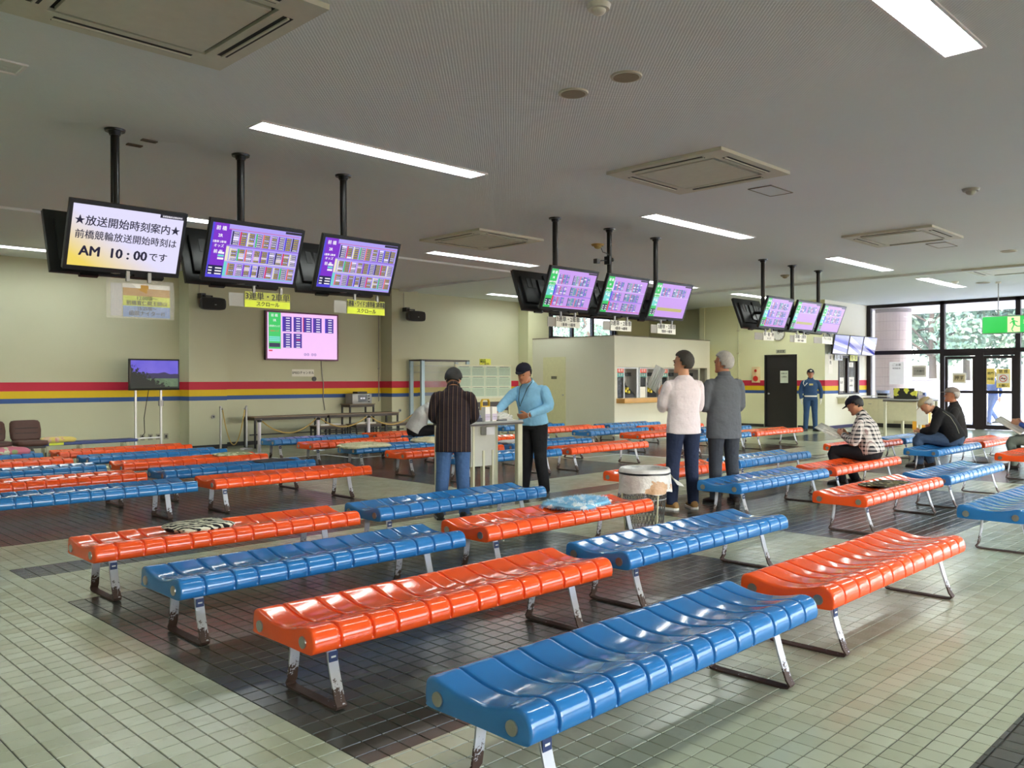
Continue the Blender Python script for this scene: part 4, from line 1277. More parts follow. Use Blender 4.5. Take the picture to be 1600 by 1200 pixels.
def fuse(mb, name, m_, parent, vox, smooth_it=3, tint=None):
    me = bpy.data.meshes.new(name); me.from_pydata(mb.v, [], mb.f); me.update()
    o = bpy.data.objects.new(name, me); COL.objects.link(o)
    md = o.modifiers.new('r', 'REMESH'); md.mode = 'VOXEL'; md.voxel_size = vox; md.use_smooth_shade = True
    if smooth_it:
        s = o.modifiers.new('s', 'SMOOTH'); s.factor = .5; s.iterations = smooth_it
    dg = bpy.context.evaluated_depsgraph_get()
    ev = o.evaluated_get(dg)
    nm = bpy.data.meshes.new_from_object(ev, depsgraph=dg)
    nm.polygons.foreach_set('use_smooth', [True]*len(nm.polygons))
    bpy.data.objects.remove(o); bpy.data.meshes.remove(me)
    nm.name = name
    nm.materials.clear(); nm.materials.append(m_)
    ob = bpy.data.objects.new(name, nm); COL.objects.link(ob)
    if parent: ob.parent = parent
    return ob

def person(label, loc, yaw_, Ht, J, top, bottom, shoe, hair, skin_m=None, cap=None, sleeves='long', vox=.010, girth=1.0,
           head_yaw=0, head_pitch=0, loose=1.0, sole=None, glove=None, hairlen=1.0, untuck=.0, group=None):
    """J: joints in local metres for a 1.70 m body; x right, y forward, z up. seated bodies give their own hip etc."""
    k = Ht/1.70
    skin_m = skin_m or M_SKIN
    t = thing('person', label, 'person', (loc[0], loc[1], loc[2] if len(loc) > 2 else 0), yaw_-PI/2, group)
    S = lambda p: Vector(p)*k
    pel = S(J['pelvis']); chest = S(J['chest']); neck = S(J['neck']); head = S(J['head'])
    spine = neck-pel
    rightv = Vector(J.get('right', (1, 0, 0)))
    rs = Vector(J.get('right_sh', rightv))
    g = k*girth
    # ------------ head frame
    hy = math.radians(head_yaw); hp = math.radians(head_pitch)
    HM = Matrix.Translation(head) @ Matrix.Rotation(hy, 4, 'Z') @ Matrix.Rotation(hp, 4, 'X')
    hk = k*1.0
    def hpnt(x, y, z): return HM @ Vector((x*hk, y*hk, z*hk))
    # ------------ body (one continuous surface)
    b = MB()
    prof = [(-.112, .030, .022, .050), (-.100, .046, .044, .040), (-.075, .058, .068, .022), (-.045, .066, .084, .008), (-.01, .072, .093, 0), (.025, .076, .097, -.006), (.06, .074, .094, -.010), (.09, .062, .078, -.012), (.112, .040, .048, -.014), (.122, .012, .014, -.014)]
    R = []
    for z, rx, ry, yo in prof:
        R.append([hpnt(rx*math.cos(2*PI*q/20), yo+ry*math.sin(2*PI*q/20), z) for q in range(20)])
    b.ring_loft(R)
    # nose, brow, chin, lips, ears
    b.ring_loft([[hpnt(a*s_, .090+dy, z) for a, dy in ((-1, -.015), (-.5, .012*f_), (0, .020*f_), (.5, .012*f_), (1, -.015))] for z, s_, f_ in ((.018, .007, .2), (-.005, .009, .75), (-.024, .015, 1.35), (-.034, .014, .7))])
    for s_ in (-1, 1):
        b.sphere(hpnt(s_*.074, -.008, -.008), .030*hk, 10, 8, sc3=(.35, .6, 1.0))
    b.sphere(hpnt(0, .080, -.092), .022*hk, 10, 8)
    b.sphere(hpnt(0, .083, .024), .034*hk, 12, 8, sc3=(1.35, .5, .35))
    # neck
    nb = neck+(pel-neck).normalized()*.04*k
    sweep(b, [nb, neck.lerp(head, .25), head+(HM.to_3x3() @ Vector((0, -.012, -.05)))*k], [(.066*k, .06*k), (.058*k, .058*k), (.056*k, .06*k)], rightv, 14)
    # torso core
    tp = [pel-spine.normalized()*.06*k, pel, pel.lerp(chest, .5), chest, neck-spine.normalized()*.045*k, neck]
    sweep(b, tp, [(.13*g, .09*g), (.145*g, .10*g), (.125*g, .095*g), (.150*g, .105*g), (.12*g, .07*g), (.06*k, .055*k)], rightv, 16)
    for sd in ('L', 'R'):
        sh = S(J['sh'+sd]); el = S(J['el'+sd]); wr = S(J['wr'+sd]); hi = S(J['hip'+sd]); kn = S(J['kn'+sd]); an = S(J['an'+sd])
        P_, r_ = densify([neck.lerp(sh, .3)-spine.normalized()*.09*k, sh-spine.normalized()*.03*k, el, wr], [.03*k, .034*k, .034*k, .027*k]); sweep(b, P_, r_, rs, 12)
        P_, r_ = densify([pel.lerp(hi, .6), hi, kn, an], [.07*g, .078*g, .052*k, .040*k]); sweep(b, P_, r_, rightv, 12)
    body = fuse(b, 'body', skin_m, t, vox, 2)
    # ------------ hands: palm, four fingers and a thumb, joined to the wrist
    for sd, sg in (('L', -1), ('R', 1)):
        wr = S(J['wr'+sd]); el = S(J['el'+sd])
        d = Vector(J.get('hd'+sd, tuple((wr-el).normalized()))).normalized()
        palm = Vector(J.get('pn'+sd, (-sg, 0, 0))); palm = (palm-d*palm.dot(d)).normalized()   # direction the palm faces
        side = d.cross(palm)*(-sg if False else 1)
        thumb_side = Vector(J.get('th'+sd, (0, 1, 0))); thumb_side = (thumb_side-d*thumb_side.dot(d)-palm*thumb_side.dot(palm))
        if thumb_side.length < .1: thumb_side = side
        thumb_side.normalize()
        curl = J.get('curl'+sd, .5)
        h = MB()
        sweep(h, [wr-d*.035*k, wr, wr+d*.03*k, wr+d*.07*k, wr+d*.088*k], [(.025*k, .020*k), (.027*k, .019*k), (.038*k, .017*k), (.042*k, .015*k), (.038*k, .012*k)], thumb_side, 12)
        for f_ in range(4):
            off = thumb_side*(.030-.0205*f_)*k
            L_ = (.072, .080, .074, .058)[f_]*k; r0 = .0088*k
            pts = [wr+d*.06*k+off*.8, wr+d*.088*k+off]
            dirn = d.copy(); pc = pts[-1]
            for s_ in range(3):
                ang = curl*(.35+.25*s_)
                dirn = (dirn*math.cos(ang)+palm*math.sin(ang)).normalized()
                pc = pc+dirn*L_*(.45, .31, .24)[s_]; pts.append(pc)
            h.tube(pts, [r0*1.05, r0*1.1, r0, r0*.92, r0*.7], 8)
        pts = [wr+d*.018*k+thumb_side*.012*k, wr+d*.042*k+thumb_side*.042*k+palm*.006*k, wr+d*.072*k+thumb_side*.055*k+palm*(.008+.022*curl)*k, wr+d*.098*k+thumb_side*.052*k+palm*(.012+.034*curl)*k]
        h.tube(pts, [.013*k, .0125*k, .0105*k, .0085*k], 8)
        fuse(h, 'hand', glove or skin_m, t, max(.0045, vox*.5), 1)
    # ------------ face marks
    for s_ in (-1, 1):
        MB().sphere(hpnt(s_*.031, .083, .004), .0095*hk, 10, 6, sc3=(1.3, .7, .7)).build('eye', M_EYE, t, smooth=True)
        MB().tube([hpnt(s_*.015, .093, .022), hpnt(s_*.033, .093, .027), hpnt(s_*.050, .082, .021)], .0035*hk, 6).build('eyebrow', hair or M_HAIRB, t, smooth=True)
    MB().tube([hpnt(-.024, .079, -.058), hpnt(-.01, .088, -.056), hpnt(.01, .088, -.056), hpnt(.024, .079, -.058)], .005*hk, 6).build('mouth', M_LIP, t, smooth=True)
    # ------------ hair
    hr = MB(); nu, nv = 28, 18; vid = {}
    for i in range(nv+1):
        th = PI*i/nv
        for j in range(nu):
            ph = 2*PI*j/nu
            x, y, z = math.sin(th)*math.cos(ph), math.sin(th)*math.sin(ph), math.cos(th)
            vid[i, j] = (x, y, z)
    def keep(x, y, z):
        if cap and z > .30: return False
        if y > .1: return z > .42+.25*y
        back = -.62*hairlen if abs(x) < .75 else -.30*hairlen
        if y > -.12: back = max(back, .05)
        return z > back
    idx = {}
    for i in range(nv+1):
        for j in range(nu):
            x, y, z = vid[i, j]
            rr = 1+.02*math.sin(j*3.1+i*1.7)
            if z < 0: rr *= 1+.10*z
            idx[i, j] = len(hr.v); hr.v.append(tuple(hpnt(x*.0855*rr, -.010+y*.107*rr, .022+z*.112*rr)))
    for i in range(nv):
        for j in range(nu):
            j2 = (j+1) % nu
            cx, cy, cz = [(vid[i, j][q]+vid[i+1, j2][q])/2 for q in range(3)]
            if keep(cx, cy, cz): hr.f.append((idx[i, j], idx[i+1, j], idx[i+1, j2], idx[i, j2])); hr.mi.append(0)
    ho = hr.build('hair', hair or M_HAIRB, t, smooth=True)
    sm = ho.modifiers.new('solid', 'SOLIDIFY'); sm.thickness = .014*k; sm.offset = 1
    # ------------ cap
    if cap:
        cm = MB(); R = []
        for i in range(7):
            th = PI/2*(i/6); rz = math.sin(th); rr = math.cos(th) if i < 6 else .02
            R.append([hpnt(.094*rr*math.cos(2*PI*q/24), -.008+.114*rr*math.sin(2*PI*q/24), .058+.082*rz**1.0) for q in range(24)])
        R.insert(0, [hpnt(.093*math.cos(2*PI*q/24), -.008+.113*math.sin(2*PI*q/24), .040+.012*math.sin(2*PI*q/24)) for q in range(24)])
        cm.ring_loft(R)
        co = cm.build('cap', cap, t, smooth=True)
        br = MB(); a_, b_ = [], []
        for q in range(13):
            u = -1+q/6
            a_.append(hpnt(.088*u, .105*math.sqrt(max(0, 1-(u*.9)**2))-.012, .056)); b_.append(hpnt(.078*u, .105*math.sqrt(max(0, 1-(u*.9)**2))+.07*math.sqrt(max(0, 1-u*u)) - .008, .046-.004*(1-abs(u))))
        for q in range(12):
            br.add([a_[q], a_[q+1], b_[q+1], b_[q]], [(0, 1, 2, 3)])
        bo_ = br.build('brim', cap, co, smooth=True); ms = bo_.modifiers.new('s', 'SOLIDIFY'); ms.thickness = .006
        MB().sphere(hpnt(0, -.006, .142), .008*k, 8, 6).build('cap_button', cap, co, smooth=True)
    # ------------ shirt / jacket
    s = MB(); lo = loose
    low = pel-spine.normalized()*(.02+untuck)*k
    if J.get('seated'):
        tp = [pel-spine.normalized()*.03*k, pel.lerp(chest, .15), pel.lerp(chest, .5), chest, neck-spine.normalized()*.075*k, neck-spine.normalized()*.02*k, neck+(head-neck)*.10]
        tr = [(.185*g*lo, .135*g*lo), (.180*g*lo, .140*g*lo), (.172*g*lo, .130*g*lo), (.192*g*lo, .132*g), (.158*g, .098*g), (.098*g, .076*g), (.066*k, .062*k)]
    else:
        tp = [low, pel, pel.lerp(chest, .5), chest, neck-spine.normalized()*.075*k, neck-spine.normalized()*.02*k, neck+(head-neck)*.10]
        tr = [(.182*g*lo, .128*g*lo), (.178*g*lo, .125*g*lo), (.165*g*lo, .118*g*lo), (.188*g, .125*g), (.166*g, .090*g), (.100*g, .074*g), (.066*k, .060*k)]
    P_, r_ = densify(tp, tr, 4); sweep(s, P_, r_, rightv, 24)
    for sd in ('L', 'R'):
        sh = S(J['sh'+sd]); el = S(J['el'+sd]); wr = S(J['wr'+sd])
        if sleeves == 'long':
            P_, r_ = densify([neck.lerp(sh, .35)-spine.normalized()*.070*k, sh-spine.normalized()*.022*k, sh.lerp(el, .4), el, el.lerp(wr, .93)], [.050*g, .055*g*lo, .062*g*lo, .053*g*lo, .038*g*lo], 5)
        else:
            P_, r_ = densify([neck.lerp(sh, .35)-spine.normalized()*.070*k, sh-spine.normalized()*.022*k, sh.lerp(el, .4), el, el.lerp(wr, .12)], [.050*g, .056*g*lo, .064*g*lo, .062*g*lo, .060*g*lo], 5)
        sweep(s, P_, r_, rs, 14)
    sh_o = fuse(s, J.get('topname', 'shirt'), top, t, vox, 3)
    # collar
    if J.get('collar', True):
        ctr = neck+(head-neck)*.06
        cu = MB(); R = []
        ax = (head-neck).normalized()
        for dz, rr in ((-.018, .078), (.012, .074), (.034, .070)):
            rt_ = (rightv-ax*rightv.dot(ax)).normalized(); fr_ = ax.cross(rt_)
            R.append([ctr+ax*dz*k+rt_*rr*k*math.cos(2*PI*q/20)+fr_*rr*.95*k*math.sin(2*PI*q/20) for q in range(20)])
        cu.ring_loft(R, cap=False)
        c2 = cu.build('collar', top, sh_o, smooth=True); mm = c2.modifiers.new('s', 'SOLIDIFY'); mm.thickness = .008
    # ------------ trousers
    q_ = MB()
    hl, hr_ = S(J['hipL']), S(J['hipR'])
    wtop = pel+spine.normalized()*.10*k if not J.get('seated') else pel+spine.normalized()*.06*k
    P_, r_ = densify([wtop, pel, (hl+hr_)/2+(pel-wtop)*.35], [(.158*g, .118*g), (.172*g, .128*g), (.155*g, .120*g)], 4); sweep(q_, P_, r_, rightv, 20)
    for sd in ('L', 'R'):
        hi = S(J['hip'+sd]); kn = S(J['kn'+sd]); an = S(J['an'+sd])
        P_, r_ = densify([pel.lerp(hi, .75)+(pel-hi)*.1, hi, kn, kn.lerp(an, .55), an+Vector((0, 0, -.025*k))], [.100*g, .098*g, .073*g, .066*g, .058*g], 5)
        sweep(q_, P_, r_, rightv, 16)
    fuse(q_, 'trousers', bottom, t, vox, 3)
    # ------------ shoes
    for sd in ('L', 'R'):
        an = S(J['an'+sd]); fd = Vector(J.get('ft'+sd, (0, 1, 0))); fd = Vector((fd.x, fd.y, 0)).normalized(); rt_ = Vector((fd.y, -fd.x, 0))
        z0 = an.z-.075*k
        sb = MB(); R = []
        for u, w_, h_ in ((-.075, .028, .045), (-.06, .038, .075), (-.02, .042, .095), (.03, .044, .085), (.09, .050, .060), (.14, .050, .048), (.18, .038, .036), (.195, .016, .022)):
            c_ = Vector((an.x, an.y, 0))+fd*u*k; ring_ = []
            for q in range(14):
                a = 2*PI*q/14; zz = math.sin(a)
                ring_.append(Vector((c_.x, c_.y, z0))+rt_*w_*k*math.cos(a)+Vector((0, 0, (h_*.5+h_*.5*zz)*k+.012*k if zz > -.6 else .012*k)))
            R.append(ring_)
        sb.ring_loft(R)
        so = sb.build('shoe', shoe, t, smooth=True)
        sl_ = MB(); R = []
        for u, w_ in ((-.078, .022), (-.06, .042), (0, .046), (.09, .054), (.15, .052), (.19, .034), (.202, .014)):
            c_ = Vector((an.x, an.y, z0))+fd*u*k
            R.append([c_-rt_*w_*k, c_+rt_*w_*k, c_+rt_*w_*k+Vector((0, 0, .022*k)), c_-rt_*w_*k+Vector((0, 0, .022*k))])
        sl_.ring_loft(R); sl_.build('sole', sole or M_BLACK, so)
    return t, HM, k, sh_o

def stand(**kw):
    J = dict(pelvis=(0, 0, .93), chest=(0, .0, 1.24), neck=(0, -.01, 1.44), head=(0, .02, 1.575),
             shL=(-.185, 0, 1.375), shR=(.185, 0, 1.375), elL=(-.225, -.02, 1.09), elR=(.225, -.02, 1.09), wrL=(-.235, .05, .86), wrR=(.235, .05, .86),
             hipL=(-.09, 0, .88), hipR=(.09, 0, .88), knL=(-.10, .01, .47), knR=(.10, .01, .47), anL=(-.105, -.02, .075), anR=(.105, -.02, .075),
             ftL=(-.2, 1, 0), ftR=(.2, 1, 0))
    J.update(kw); return J

# 1 dark striped shirt, back to the camera, leaning a little over the writing table
M_JEANB = cloth('blue_denim', srgb(70, 98, 140), .12, .6)
J = stand(head=(-.01, .145, 1.495), neck=(0, .045, 1.415), chest=(0, .03, 1.23), shL=(-.175, 0, 1.345), shR=(.175, 0, 1.345), elL=(-.225, .06, 1.10), elR=(.225, .07, 1.11), wrL=(-.16, .30, 1.02), wrR=(.15, .31, 1.03), hipL=(-.09, 0, .88), knL=(-.115, -.01, .47), anL=(-.14, -.04, .075), knR=(.10, .01, .47), anR=(.12, -.02, .075), pnL=(0, 0, -1), pnR=(0, 0, -1), thL=(1, 0, 0), thR=(-1, 0, 0))
person('man in dark striped shirt and blue jeans at the writing table, seen from behind', (5.76, 6.58), math.radians(44), 1.62, J, stripe_cloth(), M_JEANB, M_SHOEB, M_HAIRB, vox=.010, girth=1.02, head_pitch=-34, loose=1.06, untuck=.19)

# 2 blue shirt and cap, leaning on the table end
M_LBLUE = cloth('light_blue_cloth', srgb(138, 192, 228), .06, .6)
M_BLKT = cloth('black_trouser', srgb(30, 30, 34), .15, .5)
M_NAVYC = cloth('navy_cap_cloth', srgb(32, 32, 46), .1, .1)
J = stand(head=(.0, .20, 1.54), neck=(0, .10, 1.42), chest=(0, .06, 1.22), shL=(-.19, .04, 1.36), shR=(.19, .05, 1.35), elL=(-.29, .06, 1.13), wrL=(-.13, .27, 1.03), elR=(.27, .25, 1.17), wrR=(.235, .46, 1.05), knL=(-.11, .0, .47), anL=(-.14, -.05, .075), anR=(.12, .05, .075), pnL=(1, 0, 0), pnR=(0, 0, -1), thL=(0, 0, 1), thR=(-1, 0, 0), hdL=(.9, .35, -.2), curlL=.7)
t_, HM, k_, sh_ = person('man in light blue pullover and dark cap at the right end of the writing table', (7.62, 7.20), math.radians(186), 1.66, J, M_LBLUE, M_BLKT, M_SHOEB, M_HAIRD, skin_m=M_SKIN2, cap=M_NAVYC, vox=.010, girth=1.12, head_pitch=-17, loose=1.05, head_yaw=14)
ly = MB(); c_ = Vector((0, .10, 1.42))*k_
ly.tube([c_+Vector((-.07, .02, .02)), c_+Vector((-.055, .10, -.06)), c_+Vector((-.02, .165, -.22)), c_+Vector((.0, .175, -.28)), c_+Vector((.03, .16, -.20)), c_+Vector((.06, .10, -.06)), c_+Vector((.07, .02, .02))], .004, 6)
ly.build('neck_cord', M_NAVYC, t_, smooth=True)
wr_ = Vector(J['wrL'])*k_; MB().tube([wr_+Vector((.0, .035*math.cos(a), .035*math.sin(a))) + Vector((-.02*k_, 0, 0)) for a in [q*2*PI/12 for q in range(13)]], .006, 6).build('wristwatch', M_STEEL, t_, smooth=True)

# 3 white sweater
M_WSW = cloth('white_knit', srgb(226, 214, 218), .05, .7)
M_DJEAN = cloth('dark_navy_denim', srgb(40, 48, 72), .15, .6)
M_TAN = mat('tan_suede', srgb(150, 112, 62), .7)
J = stand(head=(.0, .02, 1.585), shL=(-.175, 0, 1.37), shR=(.175, 0, 1.37), elL=(-.215, .08, 1.10), wrL=(-.13, .30, 1.22), elR=(.215, .07, 1.10), wrR=(.10, .26, 1.10), hipL=(-.09, 0, .89), knL=(-.13, .0, .48), anL=(-.16, -.04, .075), knR=(.09, -.01, .48), anR=(.10, -.03, .075), pnL=(1, 0, 0), thL=(0, -1, 0), hdL=(.1, .5, .8), pnR=(-1, 0, 0), thR=(0, 0, 1), curlL=1.0, curlR=.8, ftL=(-.5, 1, 0), collar=False)
t_, HM, k_, sh_ = person('man in a white sweater and dark jeans standing with a newspaper held up', (8.00, 5.27), math.radians(60), 1.725, J, M_WSW, M_DJEAN, M_TAN, M_HAIRD, vox=.009, girth=1.03, head_yaw=38, head_pitch=4, loose=1.05, sole=M_PAPER, untuck=.09)
# 4 grey shirt
M_GSH = cloth('grey_shirt_cloth', srgb(98, 102, 108), .1, .6)
M_GTR = cloth('charcoal_trouser', srgb(62, 66, 74), .12, .5)
J = stand(head=(.0, .02, 1.58), shL=(-.175, 0, 1.37), shR=(.175, 0, 1.37), elL=(-.215, .05, 1.10), wrL=(-.05, .24, 1.12), elR=(.215, .05, 1.10), wrR=(.05, .24, 1.15), pnL=(0, -1, 0), pnR=(0, -1, 0), hdL=(1, 0, .1), hdR=(-1, 0, .1), thL=(0, 0, 1), thR=(0, 0, 1), knL=(-.10, .01, .47), anL=(-.12, -.02, .075), anR=(.12, -.03, .075))
person('grey-haired man in a grey short-sleeved shirt with folded arms, seen from behind', (8.63, 5.14), math.radians(58), 1.735, J, M_GSH, M_GTR, M_SHOE, M_HAIRG, skin_m=M_SKIN2, vox=.009, girth=1.04, head_yaw=30, head_pitch=4, loose=1.10, sleeves='short', untuck=.17)
# 5 guard
M_GUARD = cloth('guard_blue_uniform', srgb(50, 76, 112), .1, .4)
M_GLOVE = mat('white_glove', srgb(226, 224, 216), .7)
J = stand(elL=(-.28, -.02, 1.10), elR=(.26, -.03, 1.10), wrL=(-.27, .04, .88), wrR=(.25, .04, .87), anL=(-.13, -.02, .075), anR=(.13, -.02, .075), knL=(-.11, .01, .47), knR=(.11, .01, .47), ftL=(-.5, 1, 0), ftR=(.5, 1, 0))
t_, HM, k_, sh_ = person('security guard in blue uniform, cap, white belt and gloves standing by the far wall', (22.35, 10.62), math.radians(212), 1.70, J, M_GUARD, M_GUARD, M_SHOEB, M_HAIRB, skin_m=M_SKIN2, cap=M_NAVYC, vox=.016, girth=1.05, glove=M_GLOVE)
MB().ring_loft([[Vector((.182*math.cos(a), .137*math.sin(a), z))*k_ for a in [q*2*PI/28 for q in range(28)]] for z in (.945, .985)], cap=False).build('belt', M_GLOVE, t_, smooth=True)
MB().box(-.05, .05, .142, .150, 1.24*k_+.02, 1.24*k_+.07, b=.003).build('badge', mat('badge_gold', srgb(196, 180, 110), .4), t_)
MB().tube([Vector((.17, .05, 1.40))*k_, Vector((.20, .10, 1.32))*k_, Vector((.17, .14, 1.24))*k_, Vector((.10, .14, 1.33))*k_], .008, 6).build('lanyard', M_GLOVE, t_, smooth=True)
MB().sphere(HM @ Vector((0, .105, .085)), .03, 12, 8, sc3=(1, .4, .6)).build('cap_emblem', M_GLOVE, t_, smooth=True)

def seated(lean=.12, **kw):
    J = dict(seated=True, pelvis=(0, 0, .47), chest=(0, lean*.55, .77), neck=(0, lean, .965), head=(0, lean+.07, 1.09),
             shL=(-.185, lean*.9, .90), shR=(.185, lean*.9, .90), elL=(-.23, lean+.08, .64), elR=(.23, lean+.08, .64), wrL=(-.14, lean+.28, .62), wrR=(.14, lean+.28, .62),
             hipL=(-.09, .03, .44), hipR=(.09, .03, .44), knL=(-.13, .46, .47), knR=(.13, .46, .47), anL=(-.13, .42, .075), anR=(.13, .44, .075),
             pnL=(1, 0, 0), pnR=(-1, 0, 0), thL=(0, 0, 1), thR=(0, 0, 1))
    J.update(kw); return J
# 6 plaid shirt, reading, feet tucked
M_NEWS = None
J = seated(lean=.12, head=(0, .225, 1.085), neck=(0, .13, .965), knL=(-.12, .47, .46), anL=(-.10, .36, .075), knR=(.13, .44, .46), anR=(.12, .24, .075), wrL=(-.10, .36, .69), wrR=(.10, .36, .69), elL=(-.24, .16, .60), elR=(.24, .16, .60), curlL=.9, curlR=.9)
person('man in black and white plaid shirt reading a newspaper on an orange bench', (11.40, 4.56), math.radians(97), 1.68, J, plaid_cloth(), M_BLKT, M_SHOE, M_HAIRB, skin_m=M_SKIN, cap=M_NAVYC, vox=.010, girth=1.08, head_pitch=-30, loose=1.10)
# 7 black jacket, beige cap, bowed head
M_BLKJ = cloth('black_jacket_cloth', srgb(30, 30, 32), .15, .5)
M_SLATE = cloth('slate_jeans', srgb(62, 80, 104), .12, .6)
M_BEIGE = cloth('beige_cap_cloth', srgb(176, 160, 122), .1, .1)
J = seated(lean=.22, head=(0, .40, .985), neck=(0, .26, .905), chest=(0, .13, .74), knL=(-.13, .50, .47), knR=(.13, .50, .47), anL=(-.13, .50, .075), anR=(.12, .34, .075), elL=(-.24, .30, .60), elR=(.24, .30, .60), wrL=(-.10, .48, .57), wrR=(.10, .48, .57), topname='jacket')
t_, HM, k_, sh_ = person('man in a black jacket and beige cap bent forward on a blue bench', (14.66, 4.55), math.radians(106), 1.72, J, M_BLKJ, M_SLATE, M_SHOE, M_HAIRG, skin_m=M_SKIN, cap=M_BEIGE, vox=.011, girth=1.15, head_pitch=-42, loose=1.10)
MB().tube([Vector((-.235, .16, .90))*k_, Vector((-.262, .05, .82))*k_, Vector((-.235, -.03, .68))*k_, Vector((-.19, -.07, .56))*k_], .004, 6).build('jacket_piping', mat('pale_piping', srgb(150, 150, 130), .6), t_, smooth=True)
# 8 grey cap, upright
M_GREYC = cloth('grey_cap_cloth', srgb(132, 122, 116), .1, .1)
M_DKJ = cloth('dark_grey_jacket_cloth', srgb(48, 46, 46), .12, .5)
J = seated(lean=.04, topname='jacket', head=(0, .07, 1.13), neck=(0, .03, .985), knL=(-.13, .46, .47), anL=(-.12, .38, .075), anR=(.14, .44, .075))
person('upright seated man in dark jacket and grey cap on the blue bench', (15.17, 4.68), math.radians(112), 1.74, J, M_DKJ, M_BLKT, M_SHOEB, M_HAIRG, skin_m=M_SKIN2, cap=M_GREYC, vox=.011, girth=1.12, head_yaw=6, head_pitch=4, loose=1.08)
# 9 white jacket bent over at the back
M_PALEJ = cloth('pale_grey_jacket_cloth', srgb(188, 192, 192), .06, .7)
J = seated(lean=.30, topname='jacket', pelvis=(0, 0, .47), chest=(0, .14, .75), neck=(0, .30, .93), head=(0, .43, .95), shL=(-.18, .26, .87), shR=(.18, .26, .87), elL=(-.22, .40, .64), elR=(.22, .40, .64), wrL=(-.10, .56, .54), wrR=(.10, .56, .54), collar=True)
person('man in a pale grey jacket bent low over on a rear blue bench', (10.10, 12.66), math.radians(-38), 1.74, J, M_PALEJ, M_BLKT, M_SHOEB, M_HAIRG, skin_m=M_SKIN2, vox=.014, girth=1.15, head_pitch=-60, loose=1.12)
# 10 walker outside
M_SHB = cloth('blue_shirt_cloth', srgb(64, 100, 178), .1, .4)
J = stand(knL=(-.09, .16, .50), anL=(-.09, .20, .085), knR=(.09, .02, .47), anR=(.09, -.24, .12), elL=(-.25, -.08, 1.12), elR=(.25, .06, 1.10), wrL=(-.24, -.06, .87), wrR=(.24, .22, .90))
person('person in a blue shirt and jeans walking outside beyond the glass doors', (29.2, 7.95), math.radians(140), 1.66, J, M_SHB, cloth('walker_jeans', srgb(84, 112, 170), .1, .4), M_SHOEB, M_HAIRB, vox=.02)
# 11 reader cut by the right edge
M_OLIVE = cloth('grey_green_cloth', srgb(112, 122, 112), .1, .5)
J = seated(lean=.10, knL=(-.13, .50, .45), anL=(-.13, .46, .075), anR=(.13, .50, .075), wrL=(-.12, .40, .72), wrR=(.12, .40, .72))
person('seated reader in grey trousers, mostly outside the right edge of the picture', (15.28, 3.36), math.radians(93), 1.70, J, M_SHB, M_OLIVE, M_SHOE, M_HAIRB, vox=.014)

# newspapers held by the readers
def newspaper(label, loc, rot, w_=.40, h_=.56, fold=.35, m_=None):
    t = thing('newspaper', label, 'newspaper', loc, 0)
    t.rotation_euler = rot
    mb = MB(); n_ = 8; R1, R2_ = [], []
    for i in range(n_+1):
        u = i/n_*2-1
        R1.append((u*w_/2, abs(u)*fold*w_/2-.01*math.sin(u*7), -h_/2)); R2_.append((u*w_/2*.96, abs(u)*fold*w_/2*1.1+.03, h_/2))
    for i in range(n_): mb.add([R1[i], R1[i+1], R2_[i+1], R2_[i]], [(0, 1, 2, 3)])
    g = N('newsprint'); p_, x_, y_, z_ = g.obj()
    ln = g.math('LESS_THAN', g.math('FRACT', g.math('MULTIPLY', z_, 55.0)), .45)
    blk = g.math('GREATER_THAN', g.noise(p_, 26.0, 1), .47)
    g.setc(g.mix(g.math('MULTIPLY', g.math('MULTIPLY', ln, blk), .6), srgb(214, 210, 200), srgb(90, 88, 86))); g.b.inputs['Roughness'].default_value = .8
    o = mb.build('pages', m_ or g.m, t, smooth=True); s_ = o.modifiers.new('s', 'SOLIDIFY'); s_.thickness = .004
    return t
newspaper('newspaper held up in the left hand of the man in the white sweater', (7.90, 5.52, 1.42), (math.radians(24), math.radians(-18), math.radians(62)), .24, .27, .3, M_PAPER)
newspaper('open newspaper in the hands of the man in the plaid shirt', (11.34, 5.06, .775), (math.radians(-62), math.radians(4), math.radians(4)), .34, .34, .45)
newspaper('newspaper on the lap of the reader at the right picture edge', (15.30, 3.86, .74), (math.radians(-55), 0, math.radians(5)), .50, .42, .3)
newspaper('folded sheet on the knees of the man in the beige cap', (14.50, 5.04, .575), (math.radians(-88), 0, math.radians(20)), .24, .3, .05)
# ================================================================== writing table at the front
M_TOPG = mat('grey_table_top', srgb(150, 152, 150), .3)
M_EDGE = mat('dark_edge', srgb(70, 64, 64), .5)
M_CRLEG = mat('cream_leg', srgb(196, 194, 168), .45)
t = thing('writing_table', 'tall writing table with cream legs and grey centre panel between two men', 'table', (6.30, 7.04, 0))
tp = MB(); tp.box(0, .97, 0, .50, .925, .95, b=.004)
tp.build('tabletop', M_TOPG, t, smooth='auto')
box_obj('edge_band', -.004, .974, -.004, .504, .905, .926, M_EDGE, t)
for lx, ly in ((.0, .01), (.895, .01), (.0, .43), (.895, .43)): box_obj('leg', lx, lx+.075, ly, ly+.06, 0, .905, M_CRLEG, t, b=.006)
box_obj('centre_panel', .31, .70, .20, .225, .42, .905, M_GREYM and mat('panel_grey', srgb(178, 178, 170), .5), t)
for lx in (.33, .49, .64): box_obj('panel_post', lx, lx+.028, .19, .235, 0, .60 if lx != .33 else .9, M_CRLEG, t)
box_obj('slip_holder', .46, .59, .10, .19, .79, .88, mat('holder_clear_grey', srgb(196, 196, 200), .3), t)
